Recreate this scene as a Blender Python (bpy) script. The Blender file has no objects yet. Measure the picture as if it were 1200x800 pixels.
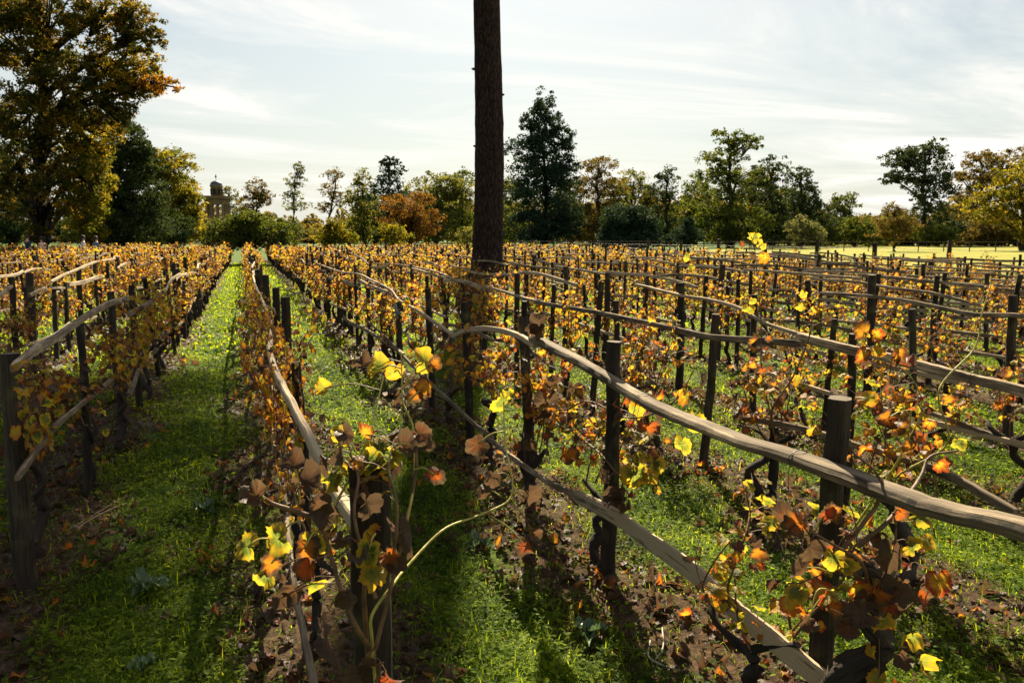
import bpy, math, random
import numpy as np
from mathutils import Vector, Matrix
R = math.radians
rng = np.random.default_rng(11)
random.seed(11)
scene = bpy.context.scene
COL = scene.collection

# ---------------------------------------------------------------- camera
H = 1.65; FPX = 850.0; YAW = 20.1; PITCH = 8.17
cam_d = bpy.data.cameras.new('camera'); cam = bpy.data.objects.new('camera', cam_d); COL.objects.link(cam)
cam_d.sensor_width = 36; cam_d.lens = 36*FPX/1200; cam_d.clip_end = 6000; cam_d.clip_start = 0.02
cam.location = (0, 0, H); cam.rotation_euler = (R(90-PITCH), 0, R(-YAW))
cam_d.dof.use_dof = True; cam_d.dof.focus_distance = 2.2; cam_d.dof.aperture_fstop = 13
scene.camera = cam
# ---------------------------------------------------------------- light
SUN_AZ = 20; SUN_EL = 40
w = bpy.data.worlds.new('World'); scene.world = w; w.use_nodes = True
nt = w.node_tree; nt.nodes.clear()
def N(nt, t, **kw):
    n = nt.nodes.new(t)
    for k, v in kw.items():
        if k == 'inp':
            for a, b in v.items(): n.inputs[a].default_value = b
        else: setattr(n, k, v)
    return n
def ramp(nt, stops, interp='LINEAR'):
    n = nt.nodes.new('ShaderNodeValToRGB'); cr = n.color_ramp; cr.interpolation = interp
    while len(cr.elements) > 1: cr.elements.remove(cr.elements[-1])
    cr.elements[0].position = stops[0][0]; c = stops[0][1]
    cr.elements[0].color = (*c, 1) if isinstance(c, tuple) else (c, c, c, 1)
    for p, c in stops[1:]:
        e = cr.elements.new(p); e.color = (*c, 1) if isinstance(c, tuple) else (c, c, c, 1)
    return n
out = N(nt, 'ShaderNodeOutputWorld'); bg = N(nt, 'ShaderNodeBackground'); bg.inputs[1].default_value = 0.05
sky = N(nt, 'ShaderNodeTexSky', sky_type='NISHITA', sun_disc=False, sun_elevation=R(SUN_EL), sun_rotation=R(SUN_AZ),
        altitude=0, air_density=1.0, dust_density=1.2, ozone_density=1.0)
tc = N(nt, 'ShaderNodeTexCoord')
sep = N(nt, 'ShaderNodeSeparateXYZ'); nt.links.new(tc.outputs['Generated'], sep.inputs[0])
zz = N(nt, 'ShaderNodeMath', operation='ADD'); zz.inputs[1].default_value = 0.07; nt.links.new(sep.outputs[2], zz.inputs[0])
dx = N(nt, 'ShaderNodeMath', operation='DIVIDE'); nt.links.new(sep.outputs[0], dx.inputs[0]); nt.links.new(zz.outputs[0], dx.inputs[1])
dy = N(nt, 'ShaderNodeMath', operation='DIVIDE'); nt.links.new(sep.outputs[1], dy.inputs[0]); nt.links.new(zz.outputs[0], dy.inputs[1])
cmb = N(nt, 'ShaderNodeCombineXYZ'); nt.links.new(dx.outputs[0], cmb.inputs[0]); nt.links.new(dy.outputs[0], cmb.inputs[1])
mp = N(nt, 'ShaderNodeMapping'); mp.inputs['Rotation'].default_value = (0, 0, R(12)); mp.inputs['Scale'].default_value = (.55, 1.0, 1)
nt.links.new(cmb.outputs[0], mp.inputs[0])
n1 = N(nt, 'ShaderNodeTexNoise', inp={'Scale': 0.75, 'Detail': 9, 'Roughness': .62, 'Distortion': .9}); nt.links.new(mp.outputs[0], n1.inputs[0])
cr1 = ramp(nt, [(.47, 0.0), (.58, .35), (.68, 1.0)]); ad = N(nt, 'ShaderNodeMath', operation='MULTIPLY_ADD'); nt.links.new(sep.outputs[0], ad.inputs[0]); ad.inputs[1].default_value = .13; nt.links.new(n1.outputs[0], ad.inputs[2]); nt.links.new(ad.outputs[0], cr1.inputs[0])
hz = ramp(nt, [(0.0, 1.0), (.10, .6), (.30, .26), (.8, .15)]); nt.links.new(sep.outputs[2], hz.inputs[0])
cloudc = N(nt, 'ShaderNodeRGB'); cloudc.outputs[0].default_value = (6.5, 6.35, 5.9, 1)
hazec = N(nt, 'ShaderNodeRGB'); hazec.outputs[0].default_value = (4.85, 4.85, 4.4, 1)
mxh = N(nt, 'ShaderNodeMixRGB'); skm = N(nt, 'ShaderNodeMixRGB', blend_type='MULTIPLY'); skm.inputs[0].default_value = 1; skm.inputs[2].default_value = (.60, .62, .575, 1); nt.links.new(sky.outputs[0], skm.inputs[1]); nt.links.new(hz.outputs[0], mxh.inputs[0]); nt.links.new(skm.outputs[0], mxh.inputs[1]); nt.links.new(hazec.outputs[0], mxh.inputs[2])
mxc = N(nt, 'ShaderNodeMixRGB'); nt.links.new(cr1.outputs[0], mxc.inputs[0]); nt.links.new(mxh.outputs[0], mxc.inputs[1]); nt.links.new(cloudc.outputs[0], mxc.inputs[2])
nt.links.new(mxc.outputs[0], bg.inputs[0]); nt.links.new(bg.outputs[0], out.inputs[0])

SUND = Vector((math.sin(R(SUN_AZ))*math.cos(R(SUN_EL)), math.cos(R(SUN_AZ))*math.cos(R(SUN_EL)), math.sin(R(SUN_EL))))
sl = bpy.data.lights.new('sun', 'SUN'); sl.energy = 5.0; sl.angle = R(0.53); sl.color = (1.0, .88, .63)
so = bpy.data.objects.new('sun', sl); COL.objects.link(so); so.rotation_euler = (-SUND).to_track_quat('-Z', 'Y').to_euler(); so.location = (20, 30, 40)
vs = scene.view_settings; vs.view_transform = 'Standard'; vs.look = 'None'; vs.gamma = 1; vs.exposure = 1.75; vs.use_curve_mapping = False
scene.render.resolution_x = 1024; scene.render.resolution_y = 682
try:
    scene.cycles.max_bounces = 6; scene.cycles.diffuse_bounces = 2; scene.cycles.transmission_bounces = 4; scene.cycles.transparent_max_bounces = 4
except Exception: pass

# ---------------------------------------------------------------- projection helpers (photo pixels 1200x800 -> real places)
a_, p_ = R(YAW), R(PITCH)
FH = np.array([math.sin(a_), math.cos(a_), 0.]); RT = np.array([math.cos(a_), -math.sin(a_), 0.]); ZU = np.array([0, 0, 1.])
FW = FH*math.cos(p_) - ZU*math.sin(p_); UP = FH*math.sin(p_) + ZU*math.cos(p_)
CAM = np.array([0, 0, H])
def ray(u, v): return FW*FPX + RT*(u-600) + UP*(400-v)
def at_x(u, v, X): d = ray(u, v); return CAM + d*(X/d[0])
def at_z(u, v, Z): d = ray(u, v); return CAM + d*((Z-H)/d[2])
def at_d(u, v, D): return CAM + ray(u, v)*(D/FPX)
def proj(P):
    q = np.asarray(P)-CAM; d = q@FW
    return 600+FPX*(q@RT)/d, 400-FPX*(q@UP)/d, d

# ---------------------------------------------------------------- scene helpers
def link(o, parent=None):
    COL.objects.link(o)
    if parent is not None: o.parent = parent
    return o
def tag(o, label=None, cat=None, group=None, kind=None):
    if label: o['label'] = label
    if cat: o['category'] = cat
    if group: o['group'] = group
    if kind: o['kind'] = kind
    return o
def empty(name, loc, label, cat, group=None, rz=0):
    o = bpy.data.objects.new(name, None); o.location = loc; o.rotation_euler = (0, 0, rz); o.empty_display_size = .1
    link(o); return tag(o, label, cat, group)
class MB:
    def __init__(s): s.V = []; s.P = []; s.C = []; s.T = []; s.n = 0; s.S = []
    def add(s, V, polys, col=None, tcv=None, smooth=False):
        V = np.asarray(V, float); m = len(V)
        s.V.append(V)
        for p in polys:
            p = np.asarray(p, int)
            if len(p): s.P.append(p+s.n); s.S.append(np.full(len(p), smooth))
        s.C.append(np.zeros((m, 4)) if col is None else np.asarray(col, float))
        s.T.append(np.zeros((m, 3)) if tcv is None else np.asarray(tcv, float))
        s.n += m
    def mesh(s, name, mat):
        V = np.concatenate(s.V); me = bpy.data.meshes.new(name)
        me.vertices.add(len(V)); me.vertices.foreach_set('co', V.astype(np.float32).ravel())
        lo = np.concatenate([p.ravel() for p in s.P]); tot = np.concatenate([np.full(len(p), p.shape[1]) for p in s.P])
        me.loops.add(len(lo)); me.loops.foreach_set('vertex_index', lo.astype(np.int32))
        me.polygons.add(len(tot)); st = np.concatenate([[0], np.cumsum(tot)[:-1]])
        me.polygons.foreach_set('loop_start', st.astype(np.int32))
        try: me.polygons.foreach_set('loop_total', tot.astype(np.int32))
        except Exception: pass
        me.polygons.foreach_set('use_smooth', np.concatenate(s.S))
        me.update(calc_edges=True)
        ca = me.attributes.new('col', 'FLOAT_COLOR', 'POINT'); ca.data.foreach_set('color', np.concatenate(s.C).astype(np.float32).ravel())
        ta = me.attributes.new('tc', 'FLOAT_VECTOR', 'POINT'); ta.data.foreach_set('vector', np.concatenate(s.T).astype(np.float32).ravel())
        me.materials.append(mat); return me
    def build(s, name, mat, parent=None):
        return link(bpy.data.objects.new(name, s.mesh(name, mat)), parent)

def smooth_path(pts, n):
    pts = np.asarray(pts, float); k = len(pts)
    if k == 2:
        t = np.linspace(0, 1, n)[:, None]; return pts[0]*(1-t)+pts[1]*t
    P = np.vstack([2*pts[0]-pts[1], pts, 2*pts[-1]-pts[-2]]); o = []
    for t in np.linspace(0, k-1-1e-6, n):
        i = int(t); f = t-i; p0, p1, p2, p3 = P[i:i+4]
        o.append(.5*((2*p1)+(-p0+p2)*f+(2*p0-5*p1+4*p2-p3)*f*f+(-p0+3*p1-3*p2+p3)*f**3))
    return np.array(o)
def round_prof(k, sq=0.0):
    t = np.arange(k)/k*2*np.pi
    c, s_ = np.cos(t), np.sin(t); m = (np.abs(c)**(2+sq*6)+np.abs(s_)**(2+sq*6))**(-1/(2+sq*6))
    return np.stack([c*m, s_*m], 1)
def sweep(mb, path, ra, rb=None, k=8, sq=0., up=(0, 0, 1), noise=0., col=(0, 0, 0, 1), cap=True, smooth=True, prof=None, seed=None):
    """tube along path: ra = half size along side axis, rb = half size along 'up' axis"""
    path = np.asarray(path, float); n = len(path)
    ra = np.broadcast_to(ra, (n,)).astype(float); rb = ra if rb is None else np.broadcast_to(rb, (n,)).astype(float)
    T = np.gradient(path, axis=0); T /= np.linalg.norm(T, axis=1)[:, None]+1e-9
    upv = np.array(up, float); S = np.cross(T, upv)
    bad = np.linalg.norm(S, axis=1) < .15
    S[bad] = np.cross(T[bad], np.array([.2, 1, .1])); S /= np.linalg.norm(S, axis=1)[:, None]
    U = np.cross(S, T)
    pr = round_prof(k, sq) if prof is None else prof; k = len(pr)
    nz = np.ones((n, k))
    if noise:
        nz += rng.normal(0, noise, (1, k)) + rng.normal(0, noise*.5, (n, k))
    V = path[:, None]+S[:, None]*(pr[None, :, 0:1]*(ra[:, None]*nz)[..., None])+U[:, None]*(pr[None, :, 1:2]*(rb[:, None]*nz)[..., None])
    i = np.arange(n-1)[:, None]*k; j = np.arange(k)[None]; j2 = (j+1) % k
    Q = np.stack([i+j, i+j2, i+k+j2, i+k+j], -1).reshape(-1, 4)[:, ::-1]
    L = np.concatenate([[0], np.cumsum(np.linalg.norm(np.diff(path, axis=0), axis=1))])
    off = rng.random()*50
    tcv = np.zeros((n, k, 3)); tcv[..., 0] = L[:, None]+off; tcv[..., 1] = pr[None, :, 0]*ra[:, None]; tcv[..., 2] = pr[None, :, 1]*rb[:, None]
    mb.add(V.reshape(-1, 3), [Q], np.tile(np.array(col, float), (n*k, 1)), tcv.reshape(-1, 3), smooth)
    if cap:
        for e, rev in ((0, False), (n-1, True)):
            ring = V[e]; c = ring.mean(0)[None]; VV = np.vstack([ring, c])
            jj = np.arange(k); tri = np.stack([jj, (jj+1) % k, np.full(k, k)], 1)
            if rev: tri = tri[:, ::-1]
            cc = np.array(col, float); cc[1] = 1.0 # end grain mark
            t2 = np.vstack([tcv[e], [[L[e]+off, 0, 0]]])
            mb.add(VV, [tri[:, ::-1]], np.tile(cc, (k+1, 1)), t2, False)
def box(mb, c, s, rz=0, col=(0, 0, 0, 1)):
    c = np.array(c, float); s = np.array(s, float)/2
    v = np.array([[x, y, z] for x in (-1, 1) for y in (-1, 1) for z in (-1, 1)], float)*s
    if rz: v = v@np.array([[math.cos(rz), math.sin(rz), 0], [-math.sin(rz), math.cos(rz), 0], [0, 0, 1]])
    mb.add(v+c, [[(0, 1, 3, 2), (4, 6, 7, 5), (0, 4, 5, 1), (2, 3, 7, 6), (0, 2, 6, 4), (1, 5, 7, 3)]], np.tile(col, (8, 1)), v)
def lathe(mb, c, prof, k=16, col=(0, 0, 0, 1)):
    t = np.arange(k)/k*2*np.pi; n = len(prof); pr = np.array(prof, float)
    V = np.stack([pr[:, 0:1]*np.cos(t), pr[:, 0:1]*np.sin(t), np.repeat(pr[:, 1:2], k, 1)], -1)+np.array(c)
    i = np.arange(n-1)[:, None]*k; j = np.arange(k)[None]; j2 = (j+1) % k
    mb.add(V.reshape(-1, 3), [np.stack([i+j, i+j2, i+k+j2, i+k+j], -1).reshape(-1, 4)], np.tile(col, (n*k, 1)), V.reshape(-1, 3), True)

# ---------------------------------------------------------------- materials
def new_mat(name):
    m = bpy.data.materials.new(name); m.use_nodes = True; m.node_tree.nodes.clear(); return m, m.node_tree
def L(nt, a, b): nt.links.new(a, b)
def math_n(nt, op, a, b=None, clamp=False):
    n = N(nt, 'ShaderNodeMath', operation=op, use_clamp=clamp)
    for i, x in enumerate((a, b)):
        if x is None: continue
        if isinstance(x, (int, float)): n.inputs[i].default_value = x
        else: L(nt, x, n.inputs[i])
    return n.outputs[0]
def mix(nt, f, a, b, bt='MIX'):
    n = N(nt, 'ShaderNodeMixRGB', blend_type=bt)
    for i, x in enumerate((f, a, b)):
        if isinstance(x, (int, float)): n.inputs[i].default_value = x
        elif isinstance(x, tuple): n.inputs[i].default_value = (*x, 1)
        else: L(nt, x, n.inputs[i])
    return n.outputs[0]
def leafy_out(nt, color, transl=.45, tcol=None, rough=.55, spec=.25, bump=None):
    o = N(nt, 'ShaderNodeOutputMaterial'); p = N(nt, 'ShaderNodeBsdfPrincipled', inp={'Roughness': rough})
    p.inputs['Specular IOR Level'].default_value = spec
    t = N(nt, 'ShaderNodeBsdfTranslucent'); m = N(nt, 'ShaderNodeMixShader'); 
    if isinstance(transl, float): m.inputs[0].default_value = transl
    else: L(nt, transl, m.inputs[0])
    L(nt, color, p.inputs['Base Color']); L(nt, tcol or color, t.inputs[0])
    if bump is not None: L(nt, bump, p.inputs['Normal'])
    L(nt, p.outputs[0], m.inputs[1]); L(nt, t.outputs[0], m.inputs[2]); L(nt, m.outputs[0], o.inputs[0])
def vine_leaf_mat():
    m, nt = new_mat('vine_leaf')
    at = N(nt, 'ShaderNodeAttribute', attribute_name='col'); sp = N(nt, 'ShaderNodeSeparateColor'); L(nt, at.outputs[0], sp.inputs[0])
    tcn = N(nt, 'ShaderNodeTexCoord')
    nz = N(nt, 'ShaderNodeTexNoise', inp={'Scale': 38, 'Detail': 4, 'Roughness': .6}); L(nt, tcn.outputs['Object'], nz.inputs[0])
    stops = [(0, (.055, .095, .014)), (.10, (.15, .20, .022)), (.22, (.46, .40, .026)), (.42, (.74, .47, .025)), (.56, (.78, .33, .015)),
             (.68, (.66, .16, .012)), (.78, (.46, .06, .014)), (.87, (.14, .052, .024)), (1, (.125, .075, .040))]
    r1 = ramp(nt, stops); r2 = ramp(nt, stops); oi = N(nt, 'ShaderNodeObjectInfo')
    rb = math_n(nt, 'ADD', sp.outputs[0], math_n(nt, 'MULTIPLY', math_n(nt, 'SUBTRACT', oi.outputs['Random'], .42), .22), True)
    L(nt, rb, r1.inputs[0])
    sh = math_n(nt, 'ADD', rb, .30, True); L(nt, sh, r2.inputs[0])
    e = math_n(nt, 'MULTIPLY', sp.outputs[1], 1.3); e = math_n(nt, 'ADD', e, math_n(nt, 'MULTIPLY', nz.outputs[0], 1.5)); e = math_n(nt, 'SUBTRACT', e, 1.15)
    e = math_n(nt, 'MULTIPLY', e, 1.6, True)
    c = mix(nt, e, r1.outputs[0], r2.outputs[0])
    vn = math_n(nt, 'POWER', sp.outputs[2], 3.0); vn = math_n(nt, 'MULTIPLY', vn, .5)
    vn = math_n(nt, 'MULTIPLY', vn, math_n(nt, 'SUBTRACT', 1.0, sp.outputs[0]))
    c = mix(nt, vn, c, (.30, .34, .05))
    lt_ = N(nt, 'ShaderNodeAttribute', attribute_name='tc'); s2 = N(nt, 'ShaderNodeSeparateXYZ'); L(nt, lt_.outputs[1], s2.inputs[0]); ay_ = math_n(nt, 'ABSOLUTE', s2.outputs[1]); vm = None
    for an in (0, 55, 108):
        ca_, sa_ = math.cos(R(an)), math.sin(R(an)); q = math_n(nt, 'ABSOLUTE', math_n(nt, 'SUBTRACT', math_n(nt, 'MULTIPLY', s2.outputs[0], sa_), math_n(nt, 'MULTIPLY', ay_, ca_)))
        al = math_n(nt, 'ADD', math_n(nt, 'MULTIPLY', s2.outputs[0], ca_), math_n(nt, 'MULTIPLY', ay_, sa_)); v_ = math_n(nt, 'SUBTRACT', 1.0, math_n(nt, 'MULTIPLY', q, 28.0), True); v_ = math_n(nt, 'MULTIPLY', v_, math_n(nt, 'GREATER_THAN', al, 0.0))
        vm = v_ if vm is None else math_n(nt, 'MAXIMUM', vm, v_)
    c = mix(nt, math_n(nt, 'MULTIPLY', vm, math_n(nt, 'SUBTRACT', .55, math_n(nt, 'MULTIPLY', sp.outputs[0], .5))), c, (.42, .38, .12))
    n3 = N(nt, 'ShaderNodeTexNoise', inp={'Scale': 120, 'Detail': 2}); L(nt, tcn.outputs['Object'], n3.inputs[0])
    c = mix(nt, .35, c, mix(nt, n3.outputs[0], (.25, .22, .18), (1, 1, 1)), 'MULTIPLY')
    bp = N(nt, 'ShaderNodeBump', inp={'Strength': .5, 'Distance': .02}); L(nt, math_n(nt, 'SUBTRACT', nz.outputs[0], math_n(nt, 'MULTIPLY', vm, .5)), bp.inputs['Height'])
    tr = math_n(nt, 'SUBTRACT', .62, math_n(nt, 'MULTIPLY', sp.outputs[0], .24))
    rd = mix(nt, 1.0, c, (.62, .60, .75), 'MULTIPLY'); leafy_out(nt, rd, tr, tcol=c, rough=.5, spec=.3, bump=bp.outputs[0]); return m
def crown_mat(name, c1, c2, c3, tr=.35):
    m, nt = new_mat(name)
    at = N(nt, 'ShaderNodeAttribute', attribute_name='col'); sp = N(nt, 'ShaderNodeSeparateColor'); L(nt, at.outputs[0], sp.inputs[0])
    f = math_n(nt, 'ADD', math_n(nt, 'MULTIPLY', sp.outputs[0], .4), math_n(nt, 'MULTIPLY', sp.outputs[1], .6))
    r = ramp(nt, [(.15, c1), (.5, c2), (.85, c3)]); L(nt, f, r.inputs[0])
    t = mix(nt, 1.0, r.outputs[0], (2.4, 2.0, .8), 'MULTIPLY'); leafy_out(nt, r.outputs[0], tr, tcol=t, rough=.7, spec=.08); return m
def wood_mat(name, dark, light, endc, wear=.5, rough=.85, moss=0.):
    m, nt = new_mat(name)
    at = N(nt, 'ShaderNodeAttribute', attribute_name='tc'); mp = N(nt, 'ShaderNodeMapping'); mp.inputs['Scale'].default_value = (5, 130, 130); L(nt, at.outputs[1], mp.inputs[0])
    nz = N(nt, 'ShaderNodeTexNoise', inp={'Scale': 1.0, 'Detail': 6, 'Roughness': .65, 'Distortion': .4}); L(nt, mp.outputs[0], nz.inputs[0])
    mp2 = N(nt, 'ShaderNodeMapping'); mp2.inputs['Scale'].default_value = (4, 14, 14); L(nt, at.outputs[1], mp2.inputs[0])
    n2 = N(nt, 'ShaderNodeTexNoise', inp={'Scale': 1.0, 'Detail': 4, 'Roughness': .6}); L(nt, mp2.outputs[0], n2.inputs[0])
    oi = N(nt, 'ShaderNodeObjectInfo')
    f = math_n(nt, 'ADD', math_n(nt, 'MULTIPLY', nz.outputs[0], .9), math_n(nt, 'MULTIPLY', n2.outputs[0], .9)); f = math_n(nt, 'ADD', f, math_n(nt, 'MULTIPLY', math_n(nt, 'SUBTRACT', oi.outputs['Random'], .5), .35))
    r = ramp(nt, [(.55, dark), (.95, tuple((a+b)/2 for a, b in zip(dark, light))), (1.2/1.0 if False else .99, light)]); 
    f = math_n(nt, 'MULTIPLY', f, wear+.35); L(nt, f, r.inputs[0])
    c = r.outputs[0]
    if moss:
        n4 = N(nt, 'ShaderNodeTexNoise', inp={'Scale': 9, 'Detail': 3}); tcn = N(nt, 'ShaderNodeTexCoord'); L(nt, tcn.outputs['Object'], n4.inputs[0])
        rr = ramp(nt, [(.52, 0.), (.68, moss)]); L(nt, n4.outputs[0], rr.inputs[0]); c = mix(nt, rr.outputs[0], c, (.12, .13, .04))
    ck = ramp(nt, [(.30, .15), (.42, 1.0)]); L(nt, nz.outputs[0], ck.inputs[0]); c = mix(nt, .75, c, ck.outputs[0], 'MULTIPLY')
    ac = N(nt, 'ShaderNodeAttribute', attribute_name='col'); sp = N(nt, 'ShaderNodeSeparateColor'); L(nt, ac.outputs[0], sp.inputs[0])
    rg = N(nt, 'ShaderNodeTexWave', wave_type='RINGS', rings_direction='X', inp={'Scale': 60, 'Distortion': 3, 'Detail': 2}); L(nt, at.outputs[1], rg.inputs[0])
    ec = mix(nt, rg.outputs[1], tuple(x*.55 for x in endc), endc); c = mix(nt, sp.outputs[1], c, ec)
    bp = N(nt, 'ShaderNodeBump', inp={'Strength': .9, 'Distance': .006}); L(nt, nz.outputs[0], bp.inputs['Height'])
    o = N(nt, 'ShaderNodeOutputMaterial'); p = N(nt, 'ShaderNodeBsdfPrincipled', inp={'Roughness': rough}); p.inputs['Specular IOR Level'].default_value = .25
    L(nt, c, p.inputs['Base Color']); L(nt, bp.outputs[0], p.inputs['Normal']); L(nt, p.outputs[0], o.inputs[0]); return m
def bark_mat(name, c1, c2, sc=(3, 3, .8), bump=.03, s=6.):
    m, nt = new_mat(name)
    tcn = N(nt, 'ShaderNodeTexCoord'); mp = N(nt, 'ShaderNodeMapping'); mp.inputs['Scale'].default_value = sc; L(nt, tcn.outputs['Object'], mp.inputs[0])
    nd = N(nt, 'ShaderNodeTexNoise', inp={'Scale': s, 'Detail': 5, 'Roughness': .65}); L(nt, mp.outputs[0], nd.inputs[0])
    vo = N(nt, 'ShaderNodeTexVoronoi', feature='DISTANCE_TO_EDGE', inp={'Scale': s*.8}); mv = N(nt, 'ShaderNodeVectorMath', operation='ADD'); 
    L(nt, mp.outputs[0], mv.inputs[0]); sc_ = N(nt, 'ShaderNodeVectorMath', operation='SCALE'); sc_.inputs['Scale'].default_value = .25; L(nt, nd.outputs[1], sc_.inputs[0]); L(nt, sc_.outputs[0], mv.inputs[1]); L(nt, mv.outputs[0], vo.inputs[0])
    r = ramp(nt, [(0, .05), (.12, .8), (.4, 1.)]); L(nt, vo.outputs[0], r.inputs[0])
    rc = ramp(nt, [(.3, c1), (.7, c2)]); L(nt, nd.outputs[0], rc.inputs[0]); c = mix(nt, .8, rc.outputs[0], r.outputs[0], 'MULTIPLY')
    hh = math_n(nt, 'ADD', r.outputs[0], math_n(nt, 'MULTIPLY', nd.outputs[0], .5))
    bp = N(nt, 'ShaderNodeBump', inp={'Strength': 1, 'Distance': bump}); L(nt, hh, bp.inputs['Height'])
    o = N(nt, 'ShaderNodeOutputMaterial'); p = N(nt, 'ShaderNodeBsdfPrincipled', inp={'Roughness': .9}); p.inputs['Specular IOR Level'].default_value = .15
    L(nt, c, p.inputs['Base Color']); L(nt, bp.outputs[0], p.inputs['Normal']); L(nt, p.outputs[0], o.inputs[0]); return m
def plain_mat(name, c, rough=.8, ns=8., var=.3, spec=.25):
    m, nt = new_mat(name)
    tcn = N(nt, 'ShaderNodeTexCoord'); nz = N(nt, 'ShaderNodeTexNoise', inp={'Scale': ns, 'Detail': 5}); L(nt, tcn.outputs['Object'], nz.inputs[0])
    r = ramp(nt, [(.3, tuple(x*(1-var) for x in c)), (.7, tuple(min(1, x*(1+var)) for x in c))]); L(nt, nz.outputs[0], r.inputs[0])
    o = N(nt, 'ShaderNodeOutputMaterial'); p = N(nt, 'ShaderNodeBsdfPrincipled', inp={'Roughness': rough}); p.inputs['Specular IOR Level'].default_value = spec
    bp = N(nt, 'ShaderNodeBump', inp={'Strength': .4, 'Distance': .02}); L(nt, nz.outputs[0], bp.inputs['Height']); L(nt, bp.outputs[0], p.inputs['Normal'])
    L(nt, r.outputs[0], p.inputs['Base Color']); L(nt, p.outputs[0], o.inputs[0]); return m
M_LEAF = vine_leaf_mat()
M_RAIL = wood_mat('weathered_rail', (.035, .022, .013), (.37, .275, .175), (.24, .17, .10), .70)
M_POST = wood_mat('weathered_post', (.010, .007, .005), (.055, .038, .025), (.16, .12, .08), .52, moss=.3)
M_VTRUNK = wood_mat('vine_bark', (.012, .009, .007), (.075, .055, .04), (.1, .08, .06), .5)
M_CANE = plain_mat('cane', (.13, .07, .035), .6, 30, .45)
M_SHOOT = plain_mat('green_shoot', (.36, .30, .07), .5, 30, .3)
M_PINE = bark_mat('pine_bark', (.022, .013, .011), (.060, .036, .029), (5, 5, 1.3), .04, 4.)
M_BARK = bark_mat('tree_bark', (.02, .016, .012), (.06, .048, .036), (1.5, 1.5, .4), .05, 3.)

# ---------------------------------------------------------------- ground
ROW0, DX = .2, 1.40
def ground_mat():
    m, nt = new_mat('ground'); tcn = N(nt, 'ShaderNodeTexCoord'); sp = N(nt, 'ShaderNodeSeparateXYZ'); L(nt, tcn.outputs['Object'], sp.inputs[0])
    nb = N(nt, 'ShaderNodeTexNoise', inp={'Scale': 2.6, 'Detail': 5, 'Roughness': .65}); L(nt, tcn.outputs['Object'], nb.inputs[0])
    t = math_n(nt, 'DIVIDE', math_n(nt, 'SUBTRACT', sp.outputs[0], ROW0-DX/2), DX); t = math_n(nt, 'FRACT', t)
    t = math_n(nt, 'ABSOLUTE', math_n(nt, 'SUBTRACT', t, .5)); t = math_n(nt, 'ADD', t, math_n(nt, 'MULTIPLY', math_n(nt, 'SUBTRACT', nb.outputs[0], .5), .45))
    rs = ramp(nt, [(.22, 1.), (.33, 0.)]); L(nt, t, rs.inputs[0])
    inv = math_n(nt, 'LESS_THAN', sp.outputs[0], 20.6); inv2 = math_n(nt, 'LESS_THAN', sp.outputs[1], 58.0); inv3 = math_n(nt, 'GREATER_THAN', sp.outputs[1], -.5)
    soil = math_n(nt, 'MULTIPLY', math_n(nt, 'MULTIPLY', rs.outputs[0], inv), math_n(nt, 'MULTIPLY', inv2, inv3))
    nf = N(nt, 'ShaderNodeTexNoise', inp={'Scale': 26, 'Detail': 8, 'Roughness': .7}); L(nt, tcn.outputs['Object'], nf.inputs[0])
    cs = ramp(nt, [(.30, (.015, .009, .006)), (.5, (.050, .029, .016)), (.72, (.14, .085, .042))]); L(nt, nf.outputs[0], cs.inputs[0])
    cg = ramp(nt, [(.32, (.02, .04, .005)), (.55, (.06, .10, .010)), (.75, (.13, .17, .020))]); L(nt, nf.outputs[0], cg.inputs[0])
    nm = N(nt, 'ShaderNodeTexNoise', inp={'Scale': .25, 'Detail': 6, 'Roughness': .6}); L(nt, tcn.outputs['Object'], nm.inputs[0])
    cm = ramp(nt, [(.35, (.17, .17, .03)), (.6, (.25, .23, .04))]); L(nt, nm.outputs[0], cm.inputs[0])
    md = math_n(nt, 'MULTIPLY', math_n(nt, 'GREATER_THAN', sp.outputs[0], 20.6), math_n(nt, 'LESS_THAN', math_n(nt, 'SUBTRACT', sp.outputs[1], sp.outputs[0]), 24.0))
    g = mix(nt, md, cg.outputs[0], cm.outputs[0]); c = mix(nt, soil, g, cs.outputs[0])
    bp = N(nt, 'ShaderNodeBump', inp={'Strength': .8, 'Distance': .03}); L(nt, nf.outputs[0], bp.inputs['Height'])
    o = N(nt, 'ShaderNodeOutputMaterial'); p = N(nt, 'ShaderNodeBsdfPrincipled', inp={'Roughness': .95}); p.inputs['Specular IOR Level'].default_value = .1
    L(nt, c, p.inputs['Base Color']); L(nt, bp.outputs[0], p.inputs['Normal']); L(nt, p.outputs[0], o.inputs[0]); return m
def gz(x, y):
    x = np.asarray(x, float); y = np.asarray(y, float)
    near = np.exp(-((x**2+y**2)/900.))
    return near*(.018*np.sin(x*3.1+1.3)*np.cos(y*2.3)+.010*np.sin(x*7.7+y*5.3)+.006*np.cos(x*15.1-y*13.7)+.03*np.cos((x-ROW0)/DX*2*np.pi))-.01
t = np.linspace(-1, 1, 361); g1 = np.sinh(t*7.4)/np.sinh(7.4)*2500
xx, yy = np.meshgrid(g1+2, g1+5, indexing='ij'); zz_ = gz(xx, yy); n_ = len(t)
I = (np.arange(n_-1)[:, None]*n_+np.arange(n_-1)[None])
mb = MB(); mb.add(np.stack([xx, yy, zz_], -1).reshape(-1, 3), [np.stack([I, I+n_, I+n_+1, I+1], -1).reshape(-1, 4)], smooth=True)
tag(mb.build('ground', ground_mat()), kind='structure')

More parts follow.
